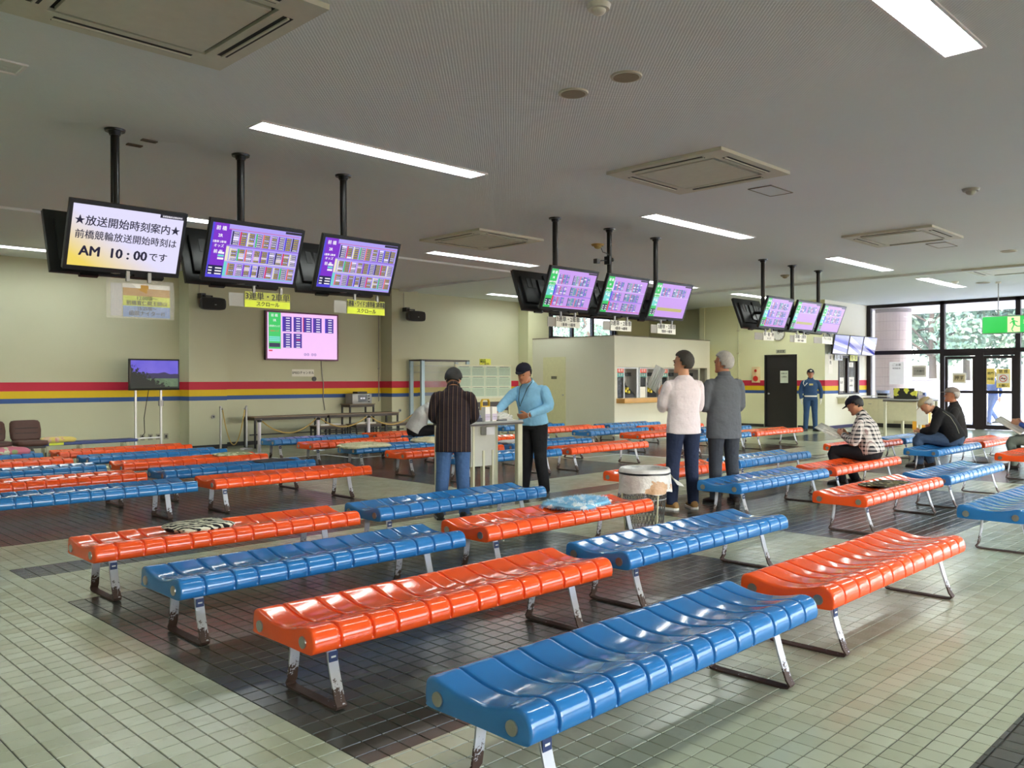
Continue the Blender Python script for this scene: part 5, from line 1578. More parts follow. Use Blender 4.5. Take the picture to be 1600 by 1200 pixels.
# things on it
def carton(x, y, label, hh=.165):
    c = thing('paper_carton', label, 'carton', (x, y, .951), 0, 'white cartons on the writing table')
    box_obj('carton_body', -.038, .038, -.035, .035, 0, hh, M_PAPER, c)
    box_obj('printed_band', -.0385, .0385, -.036, -.0352, .01, .085, mat('lilac_print', srgb(196, 186, 206), .6), c)
    tm = MB(); put_text(tm, 'マークカード', .012, frame((0, -.0366, .05), (1, 0, 0), (0, 0, 1))); tm.build('lettering', M_BLACK, c)
carton(6.74, 7.13, 'left of the two small white cartons standing on the writing table')
carton(6.85, 7.13, 'right of the two small white cartons standing on the writing table')
t = thing('card_rack', 'yellow card rack with handle behind the white cartons', 'rack', (6.93, 7.34, .951))
rk = MB(); rk.box(-.07, .07, -.04, .04, 0, .12); rk.build('tray', M_WHITE, t)
MB().strip([(-.06, 0, .10), (-.06, 0, .22), (-.045, 0, .245), (.045, 0, .245), (.06, 0, .22), (.06, 0, .10)], (0, 1, 0), .03, .012).build('handle', mat('yellow_rack', srgb(214, 176, 40), .5), t, smooth='auto')
box_obj('front_plate', -.055, .055, -.012, -.004, .12, .17, mat('yellow_rack', srgb(214, 176, 40), .5), t)
t = thing('pencil_tray', 'dark low tray beside the arm of the man in the dark shirt', 'tray', (6.60, 7.16, .951))
box_obj('tray_body', -.06, .06, -.06, .06, 0, .04, mat('tray_dark', srgb(52, 54, 70), .5), t, b=.005); box_obj('paper_stack', -.045, .045, -.05, .05, .04, .075, mat('tray_papers', srgb(110, 112, 140), .6), t)
t = thing('paper_pad', 'loose white sheets leaning behind the cartons', 'paper', (6.72, 7.32, .951))
box_obj('sheet_pack', -.07, .07, -.02, .02, 0, .16, mat('pad_cream', srgb(206, 208, 186), .7), t)
# crumpled plastic bag with scraps
t = thing('plastic_bag', 'crumpled clear plastic bag of scraps on the right end of the writing table', 'bag', (7.08, 7.22, .952))
rg = random.Random(11); pb = MB(); nu, nv = 22, 10
for i in range(nv+1):
    for j in range(nu):
        th = PI/2*i/nv; ph = 2*PI*j/nu; rr = 1+rg.uniform(-.13, .13)
        pb.v.append((math.cos(th)*math.cos(ph)*.17*rr if i < nv else 0, math.cos(th)*math.sin(ph)*.11*rr if i < nv else 0, math.sin(th)*.085*rr))
for i in range(nv):
    for j in range(nu): a = i*nu+j; b = i*nu+(j+1) % nu; pb.f.append((a, b, b+nu, a+nu)); pb.mi.append(0)
gb = N('crumpled_plastic'); gb.b.inputs['Base Color'].default_value = (.86, .87, .84, 1); gb.b.inputs['Roughness'].default_value = .18; gb.b.inputs['Alpha'].default_value = .55
gb.bump(gb.noise(gb.obj()[0], 30, 4), .9, .01)
pb.build('bag_film', gb.m, t)
for k in range(7):
    c_ = (rg.uniform(-.09, .09), rg.uniform(-.05, .05), .006+rg.uniform(0, .03))
    MB().sphere(c_, .022, 8, 6, sc3=(1.3, 1, .6)).build('scrap', (M_PAPER, mat('scrap_orange', srgb(210, 120, 80), .6), M_SGNY)[k % 3], t)
t = thing('tissue_box', 'dark flat booklet beneath the plastic bag', 'booklet', (6.97, 7.12, .951)); t.name = 'booklet'
box_obj('cover', -.09, .07, -.04, .04, 0, .012, M_DKP, t); box_obj('page_block', -.088, .072, -.038, .042, .003, .009, M_PAPER, t)

# ================================================================== litter bin
t = thing('litter_bin', 'round wire mesh litter bin with a white plastic liner folded over the rim', 'bin', (6.62, 4.80, 0))
mm = MB(); n_ = 34
rb, rt_, hb = .175, .225, .575
for k in range(n_):
    for sgn in (-1, 1):
        a0 = 2*PI*k/n_; pts = []
        for q in range(7):
            u = q/6; a = a0+sgn*u*.9; r = rb+(rt_-rb)*u
            pts.append((math.cos(a)*r, math.sin(a)*r, .02+u*(hb-.02)))
        mm.tube(pts, .0022, 4)
wm = mm.build('wire_mesh', mat('dark_wire', srgb(88, 86, 84), .4, metal=.6), t); wm['kind'] = 'stuff'
for z, r in ((.02, rb), (.30, rb+(rt_-rb)*.52), (hb, rt_)):
    MB().tube([(math.cos(a)*r, math.sin(a)*r, z) for a in [q*2*PI/36 for q in range(37)]], .006, 6).build('hoop', M_GREYM, t, smooth=True)
MB().cyl((0, 0, .008), (0, 0, .02), rb, n=30).build('base_plate', M_GREYM, t)
for a in (.2, 2.3, 4.4): MB().cyl((math.cos(a)*(rb+.006), math.sin(a)*(rb+.006), 0), (math.cos(a)*(rt_+.006), math.sin(a)*(rt_+.006), hb), .009, n=8).build('upright', M_CREAM, t, smooth=True)
R = []; nn = 48
def linr(z, r0, amp, ph_): return [((r0+amp*math.sin(q*2*PI/nn*7+ph_)+amp*.6*math.sin(q*2*PI/nn*13+ph_*2))*math.cos(q*2*PI/nn), (r0+amp*math.sin(q*2*PI/nn*7+ph_)+amp*.6*math.sin(q*2*PI/nn*13+ph_*2))*math.sin(q*2*PI/nn), z+amp*.8*math.sin(q*2*PI/nn*5+ph_)) for q in range(nn)]
R = [linr(.50, .205, .003, .2), linr(.572, .218, .002, .2), linr(.592, .229, .002, .4), linr(.575, .242, .002, .5), linr(.53, .244, .003, .8), linr(.49, .246, .006, 1.2), linr(.44, .248, .008, 1.5), linr(.385, .250, .012, 1.9), linr(.365, .250, .014, 2.1)]
gl_ = N('bin_liner'); p_, x_, y_, z_ = gl_.obj()
st = gl_.math('MULTIPLY', gl_.rng(z_, .36, .50), gl_.math('GREATER_THAN', gl_.noise(p_, 5.0, 3), .55))
gl_.setc(gl_.mix(gl_.math('MULTIPLY', st, .75), srgb(214, 211, 206), srgb(192, 134, 66))); gl_.b.inputs['Roughness'].default_value = .35; gl_.b.inputs['Alpha'].default_value = .93
gl_.bump(gl_.noise(p_, 18, 4), .7, .02)
mb = MB(); mb.ring_loft(R, cap=False); lo_ = mb.build('plastic_liner', gl_.m, t, smooth=True)
kn = MB(); kn.add([(.20, -.17, .52), (.25, -.12, .50), (.34, -.20, .42), (.31, -.24, .40), (.24, -.21, .42)], [(0, 1, 2, 3, 4)]); kn.build('liner_corner', gl_.m, t)
MB().ring_loft([linr(.535, .2475, .0015, .3), linr(.553, .2475, .0015, .3)], cap=False).build('elastic_band', M_BLACK, t, smooth=True)
tr = MB(); tr.sphere((0, 0, .44), .18, 20, 10, sc3=(1, 1, .4)); tr.build('rubbish', mat('rubbish_paper', srgb(196, 190, 170), .8, var=.4, scale=14, bump=.8, bscale=18), t, smooth=True)

# ================================================================== cushions
def cushion(label, x, y, z, lx, ly, h_, m_, rz=0, shag=0, seed=0, name='seat_cushion', rough=.05, group=None):
    t = thing(name, label, 'cushion', (x, y, z), rz, group)
    mb = MB(); rg = random.Random(seed); nu, nv = 40, 7
    ph = [rg.uniform(0, 6) for _ in range(4)]
    def out(a, s):
        e = 5.0
        r = 1/((abs(math.cos(a))**e+abs(math.sin(a))**e)**(1/e))
        r *= 1+rough*(math.sin(3*a+ph[0])+.6*math.sin(7*a+ph[1]))
        return math.cos(a)*r*lx/2*s, math.sin(a)*r*ly/2*s
    for i in range(nv+1):
        u = i/nv; s = math.cos(u*PI/2)**.45 if i < nv else .02
        for j in range(nu):
            a = 2*PI*j/nu; px, py = out(a, s)
            mb.v.append((px, py, h_*.45+h_*.55*math.sin(u*PI/2)*(1+.12*math.sin(4*a+ph[2]))))
    for i in range(nv):
        for j in range(nu): a = i*nu+j; b = i*nu+(j+1) % nu; mb.f.append((a, b, b+nu, a+nu)); mb.mi.append(0)
    o = len(mb.v)
    for j in range(nu):
        px, py = out(2*PI*j/nu, .93); mb.v.append((px, py, 0))
    for j in range(nu): mb.f.append((o+j, o+(j+1) % nu, (j+1) % nu, j)); mb.mi.append(0)
    mb.f.append(tuple(o+j for j in reversed(range(nu)))); mb.mi.append(0)
    c = mb.build('cushion_body', m_, t, smooth=True)
    if shag:
        sb = MB()
        for _ in range(shag):
            a = rg.uniform(0, 2*PI); s = math.sqrt(rg.random())
            px, py = out(a, s*1.02); zz = h_*(.5+.5*math.sqrt(max(0, 1-s*s)))
            dx, dy = math.cos(a)*.02*s+rg.uniform(-.012, .012), math.sin(a)*.02*s+rg.uniform(-.012, .012)
            L_ = rg.uniform(.012, .03); drop = -.03*(s > .93)
            sb.add([(px-.003, py, zz-.01), (px+.003, py, zz-.01), (px+dx, py+dy, zz+L_*(1 if s < .9 else -.5)+drop), (px, py+.003, zz-.01)], [(0, 1, 2), (1, 3, 2), (3, 0, 2)])
        f_ = sb.build('pile', m_, t); f_['kind'] = 'stuff'
    else:
        MB().tube([(out(2*PI*j/nu, 1.0)[0], out(2*PI*j/nu, 1.0)[1], h_*.45) for j in range(nu+1)], .004, 6).build('piping', m_, t, smooth=True)
    return t
def print_mat(name, cols, scale, kind='noise', thr=(.45, .55, .62)):
    g = N(name); p, x, y, z = g.obj()
    if kind == 'zebra':
        w_ = g.n('ShaderNodeTexWave'); w_.wave_type = 'BANDS'; w_.bands_direction = 'DIAGONAL'; w_.inputs['Scale'].default_value = scale; w_.inputs['Distortion'].default_value = 7; w_.inputs['Detail'].default_value = 2; w_.inputs['Detail Scale'].default_value = 1.6
        g.l(p, w_.inputs['Vector']); c = g.mix(g.math('GREATER_THAN', w_.outputs[1], .52), cols[0], cols[1])
    else:
        n_ = g.noise(p, scale, 3); c = g.mix(g.math('GREATER_THAN', n_, thr[0]), cols[0], cols[1])
        n2 = g.n('ShaderNodeTexVoronoi'); n2.inputs['Scale'].default_value = scale*1.2; g.l(p, n2.inputs['Vector'])
        c = g.mix(g.math('LESS_THAN', n2.outputs[0], .28), c, cols[2 % len(cols)])
        if len(cols) > 3: c = g.mix(g.math('GREATER_THAN', g.noise(p, scale*.7, 2), thr[2]), c, cols[3])
    g.setc(c); g.b.inputs['Roughness'].default_value = .9; g.b.inputs['Specular IOR Level'].default_value = .15; g.bump(g.noise(p, 90, 3), .3, .004)
    return g.m
cushion('flat zebra striped cushion on the front left orange bench', 2.74, 5.92, .362, .44, .36, .05, print_mat('zebra_print', (srgb(216, 212, 190), srgb(34, 34, 36)), 8, 'zebra'), .15, seed=2)
cushion('fluffy blue and white cushion on the orange bench in front of the litter bin', 5.50, 4.66, .362, .60, .40, .05, print_mat('blue_white_pile', (srgb(216, 226, 230), srgb(128, 182, 212), srgb(228, 232, 232)), 14), .1, shag=2600, seed=3, rough=.09)
cushion('flat camouflage patterned cushion on the orange bench at the right', 8.82, 3.38, .352, .66, .36, .022, print_mat('camouflage_print', (srgb(104, 98, 66), srgb(60, 52, 44), srgb(196, 186, 150), srgb(120, 110, 60)), 13), -.05, seed=4, rough=.07)
M_SHEEP = mat('sheepskin', srgb(216, 210, 176), .95, var=.15, scale=30)
cushion('shaggy cream sheepskin draped over the left end of a blue bench', 8.02, 11.38, .345, .80, .56, .06, M_SHEEP, 0, shag=2200, seed=5, rough=.06, name='sheepskin_cover')
cushion('shaggy cream sheepskin near the left elbow of the man in the dark striped shirt', 9.43, 11.38, .345, .60, .56, .08, M_SHEEP, 0, shag=2000, seed=6, rough=.06, name='sheepskin_cover')
cushion('crumpled white cloth pad on the blue bench seen through the writing table', 10.30, 10.12, .350, .62, .44, .06, mat('white_cloth', srgb(214, 216, 214), .9, bump=.5, bscale=20), 0, seed=7, rough=.09)
cushion('flat black pad on a blue bench in the rear block', 5.72, 10.12, .356, .50, .38, .03, mat('black_pad', srgb(34, 32, 40), .7), 0, seed=8, rough=.02)
cushion('pale green patterned flat cushion on an orange bench in the rear block', 5.78, 11.40, .354, .50, .42, .04, print_mat('green_floral', (srgb(196, 200, 162), srgb(140, 146, 110), srgb(214, 210, 170)), 12), 0, seed=9, rough=.08)
cushion('pink and green floral cushion on the far left blue bench', 3.55, 13.90, .35, .55, .45, .11, print_mat('pink_floral', (srgb(212, 214, 186), srgb(206, 120, 140), srgb(150, 170, 120)), 6), 0, seed=10)

# ================================================================== along the back wall
def odd_bench():
    t = thing('low_bench', 'narrow dark blue padded bench with cream legs against the back wall', 'bench', (4.36, 15.0, 0))
    box_obj('seat_pad', 0, 1.50, 0, .34, .37, .42, mat('navy_vinyl', srgb(44, 66, 128), .4), t, b=.012)
    for x in (.08, .62, 1.34):
        MB().strip([(x, .02, 0), (x, .04, .33), (x, .06, .365), (x, .28, .365), (x, .30, .33), (x, .32, 0)], (1, 0, 0), .05, .02).build('leg_frame', M_CREAM, t, smooth='auto')
    box_obj('label_sticker', .08, .30, -.004, .0, .378, .418, M_SGNY, t)
odd_bench()
cushion('round pink and yellow cushion on the narrow dark blue bench', 4.62, 15.17, .421, .50, .32, .08, print_mat('pink_yellow_floral', (srgb(222, 190, 170), srgb(226, 206, 120), srgb(214, 150, 150)), 7), 0, seed=12)
M_BRN = mat('brown_vinyl', srgb(84, 54, 48), .5, var=.1)
def brown_chair(x, label):
    t = thing('chair', label, 'chair', (x, 15.05, 0), 0, 'brown padded chairs by the back wall')
    bk = MB()
    R = []
    for z, w_, yy in ((.46, .20, .30), (.50, .225, .31), (.62, .235, .33), (.74, .225, .36), (.775, .20, .375), (.785, .15, .38)):
        R.append([(w_*math.copysign(abs(math.cos(a))**.4, math.cos(a)), yy+.045*math.sin(a), z) for a in [q*2*PI/20 for q in range(20)]])
    bk.ring_loft(R); bk.build('backrest', M_BRN, t, smooth=True)
    sp_ = MB(); R = []
    for z, s_ in ((.385, .9), (.40, 1.0), (.44, 1.02), (.465, .96), (.47, .8)):
        R.append([(.24*s_*math.copysign(abs(math.cos(a))**.45, math.cos(a)), .10+.22*s_*math.copysign(abs(math.sin(a))**.45, math.sin(a)), z) for a in [q*2*PI/24 for q in range(24)]])
    sp_.ring_loft(R); sp_.build('seat', M_BRN, t, smooth=True)
    for z in (.58, .66): MB().tube([(-.17, .275, z), (0, .28, z), (.17, .275, z)], .004, 6).build('seam', M_BLACK, t)
    box_obj('under_frame', -.20, .20, -.02, .22, .34, .385, M_BLACK, t)
    for sx in (-1, 1):
        MB().strip([(sx*.03, .1, .35), (sx*.10, .08, .15), (sx*.20, -.05, .01)], (0, 1, 0), .04, .02).build('leg', M_BLACK, t)
        MB().strip([(sx*.03, .12, .35), (sx*.10, .16, .15), (sx*.20, .26, .01)], (0, 1, 0), .04, .02).build('leg', M_BLACK, t)
brown_chair(4.20, 'brown padded chair beside the narrow dark blue bench, right of its twin')
brown_chair(3.68, 'brown padded chair cut by the left edge of the picture')

# big wall screen
t = thing('wall_television', 'large wall mounted screen with green side panel and a few purple odds columns', 'television', (10.5, YN-.10, 2.44))
box_obj('casing', -.955, .955, 0, .07, -.555, .555, M_CASE, t, b=.01)
box_obj('bezel_glow', -.955, .955, -.004, 0, -.555, .555, mat('bezel_painted_glow', srgb(110, 30, 90), .3), t)  # magenta reflection of the screen, painted into the bezel colour
box_obj('wall_mount', -.3, .3, .07, .099, -.2, .2, M_POLE, t)
s_ = MB().add([(-.915, -.006, -.52), (.915, -.006, -.52), (.915, -.006, .52), (-.915, -.006, .52)], [(0, 1, 2, 3)]).build('screen', M_SPB, t)
G = MB(); M = frame((0, -.008, 0), (1, 0, 0), (0, 0, 1))
def qq(m_, x0, x1, y0, y1, z=0.0): G.use(m_); G.add([(x0, y0, z), (x1, y0, z), (x1, y1, z), (x0, y1, z)], [(0, 1, 2, 3)], M)
qq(M_SGR, -.885, -.58, -.30, .52)
qq(M_SNV, -.87, -.60, -.26, -.17, .0005)
for k in range(3): qq(M_SCY, -.87, -.60, -.13+k*.04, -.10+k*.04, .0005)
rr = random.Random(4)
for c in range(5):
    x0 = -.52+c*.265 + (.06 if c == 4 else 0); x1 = x0+.215
    qq(M_SIND, x0, x1, .10, .44)
    qq([M_SBL, M_SPB, M_SRD, M_SPU, M_SBL][c], x0-.02, x0, .10, .44)
    for r in range(6):
        qq(M_SWW, x0+.07, x0+.17, .115+r*.056, .135+r*.056, .001)
for c in range(2):
    x0 = -.52+c*.265; qq(M_SIND, x0, x0+.215, -.27, .06)
    for r in range(6): qq(M_SWW if r != 3 or c == 0 else M_SRD, x0+.07, x0+.17, -.26+r*.055, -.24+r*.055, .001)
qq(M_SRD, -.88, -.79, -.355, -.325)
G.build('screen_graphics', None, s_)
T = MB(); T.use(M_SWW); put_text(T, '前 橋', .075, M @ Matrix.Translation((-.74, .45, .001))); put_text(T, '1R', .08, M @ Matrix.Translation((-.74, .34, .001)), bold=.001); put_text(T, '2車単オッズ', .05, M @ Matrix.Translation((-.74, .21, .001)))
T.use(M_SRD); put_text(T, '2車単オッズ', .04, M @ Matrix.Translation((-.74, .10, .001)))
T.use(M_SIND); put_text(T, '②③  ⑤⑥', .075, M @ Matrix.Translation((.18, -.42, .001)), bold=.001)
T.build('screen_text', None, s_)
flat_sign('wall_sign', 'small white channel sign below the large wall screen', 'sign', (10.55, YN-.008, 1.60), (1, 0, 0), .58, .17, M_PAPER, [('SPEEDチャンネル', .075, 0, 0)], bold=.002)
t = thing('wall_plug', 'round dark plug on the back wall below the channel sign', 'plug', (10.84, YN-.001, 1.46)); MB().cyl((0, 0, 0), (0, -.03, 0), .055, n=20).build('plug_body', M_BLACK, t, smooth='auto'); MB().cyl((0, -.03, 0), (0, -.04, 0), .03, n=16).build('plug_face', M_CASE, t, smooth='auto')
t = thing('power_cable', 'thin cable hanging from the large wall screen down to the long table', 'cable', (11.05, YN-.02, 0))
MB().tube([(-.02, 0, 1.9), (0, 0, 1.6), (.04, 0, 1.35), (.03, 0, 1.0), (.08, 0, .72)], .010, 6).build('cable', M_GREYM, t, smooth=True)
# corner conduit on the right of the recess
t = thing('conduit_pipe', 'thin pipe in the corner of the recess, right of the large wall screen', 'pipe', (12.70, YN-.02, 0)); MB().cyl((0, 0, .9), (0, 0, ZC-.08), .012, n=8).build('pipe', M_GREYM, t)
box_obj('clip', -.02, .02, -.01, .018, 1.7, 1.73, M_GREYM, t)
# floor standing television
t = thing('stand_television', 'television with a mountain landscape picture on a tall two legged stand', 'television', (6.81, 16.6, 0))
box_obj('casing', -.49, .49, 0, .06, 1.24, 1.85, M_BLACK, t, b=.008)
g = N('landscape_picture'); p_, x_, y_, z_ = g.obj()
nz = g.noise(p_, 2.2, 4)
hill = g.math('ADD', 1.57, g.math('MULTIPLY', g.math('SUBTRACT', g.noise(p_, 2.0, 2), .5), .25))
c = g.mix(g.math('MULTIPLY', nz, 1.0), srgb(60, 60, 220), srgb(150, 130, 240))
c = g.mix(g.math('LESS_THAN', z_, hill), c, srgb(52, 44, 92))
fld = g.math('LESS_THAN', z_, 1.47); c = g.mix(fld, c, g.mix(g.noise(p_, 8, 3), srgb(40, 66, 50), srgb(130, 160, 120)))
tre = g.math('LESS_THAN', g.math('ADD', z_, g.math('MULTIPLY', x_, .55)), g.math('ADD', 1.40, g.math('MULTIPLY', g.math('SUBTRACT', g.noise(p_, 16.0, 4, .7), .45), .75)))
c = g.mix(tre, c, srgb(14, 22, 20)); c = g.mix(g.math('LESS_THAN', z_, 1.31), c, srgb(20, 30, 22))
g.b.inputs['Base Color'].default_value = (.01, .01, .01, 1); g.l(c, g.b.inputs['Emission Color']); g.b.inputs['Emission Strength'].default_value = .8
MB().add([(-.46, -.002, 1.28), (.46, -.002, 1.28), (.46, -.002, 1.82), (-.46, -.002, 1.82)], [(0, 1, 2, 3)]).build('screen', g.m, t)
for x in (-.36, .13): box_obj('stand_leg', x, x+.035, .06, .095, 0, 1.5, M_STEEL, t)
box_obj('crossbar', -.36, .165, .065, .09, .30, .325, M_STEEL, t); box_obj('foot', -.40, .22, -.12, .35, 0, .02, M_GREYM, t)
box_obj('cable_box', .09, .17, .0, .06, .93, 1.04, M_GREYM, t)
cb_ = MB(); cb_.tube([(-.1, .05, 1.24), (-.14, .06, 1.0), (-.17, .10, .7), (-.12, .2, .4), (-.14, .4, .28)], .007, 6); cb_.build('cable', M_BLACK, t, smooth=True)
for k, x in enumerate((6.86, 7.02, 7.18, 7.34)):
    nm = ['first', 'second', 'third', 'fourth'][k]
    t = thing('wall_outlet', f'grey wall outlet, {nm} from the left below the mountain television', 'outlet', (x, YN-.001, .28), 0, 'outlets below the television')
    box_obj('plate', -.045, .045, -.012, 0, -.06, .06, mat('outlet_grey', srgb(150, 146, 132), .5), t); box_obj('socket', -.02, .02, -.016, -.012, -.03, .03, M_CASE, t)
t = thing('wall_outlet', 'small round fitting on the left pilaster', 'outlet', (8.14, 16.899, .67)); MB().cyl((0, 0, 0), (0, -.02, 0), .04, n=16).build('plate', M_GREYM, t); MB().cyl((0, -.02, 0), (0, -.03, 0), .018, n=12).build('knob', M_BLACK, t)
t = thing('wall_outlet', 'small round fitting on the right pilaster', 'outlet', (13.02, 16.899, .67)); MB().cyl((0, 0, 0), (0, -.02, 0), .04, n=16).build('plate', M_GREYM, t); MB().cyl((0, -.02, 0), (0, -.03, 0), .018, n=12).build('knob', M_BLACK, t)
# wall speakers
for x, z, wy, lb in ((7.98, 3.02, 16.9, 'black loudspeaker on the left pilaster below the second hanging monitor'), (13.28, 3.04, 16.9, 'black loudspeaker high on the right pilaster')):
    t = thing('wall_speaker', lb, 'speaker', (x, wy-.26, z), 0, 'black wall loudspeakers')
    sp_ = MB(); R = []
    for y, w_, h_ in ((-.12, .27, .12), (-.11, .28, .13), (.02, .25, .125), (.10, .17, .09), (.12, .12, .06)):
        R.append([(w_*math.copysign(abs(math.cos(a))**.5, math.cos(a)), y+.0, h_*math.copysign(abs(math.sin(a))**.5, math.sin(a))-.02) for a in [q*2*PI/24 for q in range(24)]])
    sp_.ring_loft(R); sp_.build('cabinet', M_BLACK, t, smooth='auto')
    box_obj('front_grille', -.24, .24, -.128, -.12, -.13, .09, mat('speaker_grille', srgb(30, 30, 32), .8, bump=.6, bscale=300), t)
    box_obj('name_strip', .02, .06, -.131, -.128, -.05, -.035, M_GREYM, t)
    b_ = MB(); b_.box(-.17, -.06, .10, .255, .10, .20); b_.box(-.13, .06, .04, .07, .13, .16); b_.box(.03, .06, .04, .07, .08, .16); b_.box(-.13, -.10, .04, .12, .13, .16)
    b_.build('bracket', M_BLACK, t)
    MB().cyl((-.13, .25, .2), (-.13, .25, ZC-z-.08), .006, n=6).build('cable', M_GREYM, t)
# rope barriers
M_ROPE = mat('gold_rope', srgb(190, 160, 92), .8, var=.3, scale=90)
M_WPOST = mat('white_post', srgb(222, 214, 226), .35)
wp = [(8.16, 15.0), (9.47, 15.0), (10.72, 15.0), (11.95, 15.0)]
plab = ['white rope post at the left end of the barrier with black top', 'white rope post, second from the left', 'white rope post, third from the left beside the device stand', 'white rope post hidden behind the man in the pale grey jacket']
for k, (x, y) in enumerate(wp):
    t = thing('rope_post', plab[k], 'post', (x, y, 0), 0, 'white rope posts')
    MB().cyl((0, 0, .01), (0, 0, .62), .032, n=20).build('post', M_WPOST, t, smooth='auto'); MB().cyl((0, 0, 0), (0, 0, .018), .14, .13, n=28).build('foot', M_STEEL, t, smooth='auto')
    MB().cyl((0, 0, .62), (0, 0, .668), .042, .045, n=20).build('cap', M_BLACK, t, smooth='auto')
def rope(label, a, b, sag, r=.013):
    a = Vector(a); b = Vector(b); t = thing('barrier_rope', label, 'rope', a, 0, 'gold barrier ropes')
    pts = [];
    for q in range(21):
        u = q/20; p = (b-a)*u; p.z -= sag*4*u*(1-u); pts.append(p)
    MB().tube(pts, r, 8).build('rope', M_ROPE, t, smooth=True)
    for p in (pts[0], pts[-1]): MB().sphere(p, .022, 8, 6).build('hook', M_STEEL, t, smooth=True)
rope('gold rope sagging between the first two white posts', (8.20, 15, .655), (9.43, 15, .655), .27)
rope('gold rope sagging between the second and third white posts', (9.51, 15, .655), (10.68, 15, .655), .20)
rope('gold rope from the third white post towards the man in the pale jacket', (10.76, 15, .655), (11.91, 15, .655), .20)
for k, (x, y) in enumerate(((8.11, 16.50), (8.60, 16.35))):
    t = thing('rope_stand', ['slim silver rope stand in front of the left pilaster', 'slim silver rope stand right of the pilaster'][k], 'stand', (x, y, 0), 0, 'silver rope stands')
    MB().cyl((0, 0, 0), (0, 0, .88), .022, n=14).build('pole', M_STEEL, t, smooth='auto'); MB().cyl((0, 0, 0), (0, 0, .02), .13, .12, n=24).build('foot', M_STEEL, t, smooth='auto'); MB().sphere((0, 0, .88), .026, 12, 8).build('knob', M_STEEL, t, smooth=True)
rope('brown rope hanging in a deep loop between the two silver stands', (8.135, 16.47, .84), (8.575, 16.36, .84), .74, .011)
# long dark table with smaller tables beneath
M_DKTB = mat('dark_table_top', srgb(58, 46, 42), .5); M_TTOP = mat('brown_table_top', srgb(128, 108, 84), .45); M_BLKL = mat('black_table_leg', srgb(28, 27, 28), .5)
def ltable(name, label, x0, x1, y0, y1, z, grp=None, lg=.035):
    t = thing(name, label, 'table', (x0, y0, 0), 0, grp)
    W_, D_t = x1-x0, y1-y0
    box_obj('tabletop', 0, W_, 0, D_t, z-.02, z, M_TTOP, t); box_obj('apron', .02, W_-.02, .005, D_t-.005, z-.075, z-.02, M_DKTB, t)
    for lx in (.02, W_-.02-lg):
        for ly in (.01, D_t-.01-lg): box_obj('leg', lx, lx+lg, ly, ly+lg, 0, z-.075, M_BLKL, t)
    box_obj('stretcher', .03, W_-.03, D_t/2-.01, D_t/2+.01, .26, .285, M_BLKL, t)
    return t
ltable('folding_table', 'long dark table against the back wall, left one of two', 8.75, 10.55, 16.3, 16.8, .66)
ltable('folding_table', 'long dark table against the back wall, right one of two', 10.57, 12.55, 16.3, 16.8, .66)
for k, x in enumerate((10.0, 10.95, 11.75)):
    t = ltable('low_stool_table', ['low black framed stool tucked under the long tables, left', 'low black framed stool tucked under the long tables, middle', 'low black framed stool under the long tables below the device'][k], x, x+.72, 15.8, 16.2, .44, 'low black stools under the tables', .03)
    if k < 2:
        for q in range(2): 
            box_obj('paper_stack', .1+q*.3, .32+q*.3, .1, .3, .441, .47, M_PAPER, t)
t = ltable('device_stand', 'small black stand holding the grey audio device', 11.50, 12.25, 16.86, 17.24, .86)
t = thing('audio_device', 'grey audio rack device with dark display on the small black stand', 'device', (11.88, 17.03, .861))
box_obj('chassis', -.28, .28, -.15, .15, 0, .24, M_GREYM, t, b=.006); box_obj('display', -.12, .14, -.156, -.15, .05, .21, M_DKP, t)
for k in range(3): MB().cyl((.19, -.15, .05+k*.07), (.19, -.17, .05+k*.07), .018, n=12).build('knob', M_BLACK, t, smooth='auto')
tb_ = MB(); put_text(tb_, '88 88', .06, frame((.01, -.158, .13), (1, 0, 0), (0, 0, 1))); tb_.build('digits', M_SWW, t)
t = thing('amplifier', 'small black box lying on top of the grey audio device', 'device', (11.92, 17.03, 1.103)); box_obj('casing', -.14, .14, -.1, .1, 0, .05, M_BLACK, t, b=.004); box_obj('front_strip', -.12, .12, -.104, -.1, .015, .035, M_CASE, t)
# display case frame and notice board
M_PBF = mat('pale_blue_frame', srgb(150, 170, 178), .4, metal=.3)
t = thing('display_case', 'tall pale blue framed glass display case with empty shelves', 'display case', (13.22, 16.28, 0))
for x in (0, 1.50): box_obj('upright', x, x+.10, 0, .06, 0, 1.93, M_PBF, t); 
for x in (0, 1.50): box_obj('upright', x, x+.10, .44, .50, 0, 1.93, M_PBF, t)
box_obj('top_rail', 0, 1.60, 0, .50, 1.90, 1.94, M_EDGE, t); box_obj('bottom_rail', .1, 1.5, 0, .06, .35, .42, M_PBF, t)
box_obj('glass_pane', .10, 1.50, .02, .026, .42, 1.90, M_GLASS, t)
gsh = N('glass_shelf'); gsh.b.inputs['Base Color'].default_value = (.8, .82, .84, 1); gsh.b.inputs['Roughness'].default_value = .15; gsh.b.inputs['Alpha'].default_value = .6
for z in (1.62, 1.78): box_obj('shelf', .10, 1.50, .06, .46, z, z+.012, gsh.m, t)
t = thing('notice_board', 'wide white board covered with rows of pale green result sheets', 'board', (14.05, 15.95, 0))
box_obj('frame', 0, 1.98, .01, .05, .86, 1.82, M_CREAM, t)
box_obj('board_face', .02, 1.96, .0, .012, .95, 1.80, mat('board_white', srgb(212, 214, 196), .4), t)
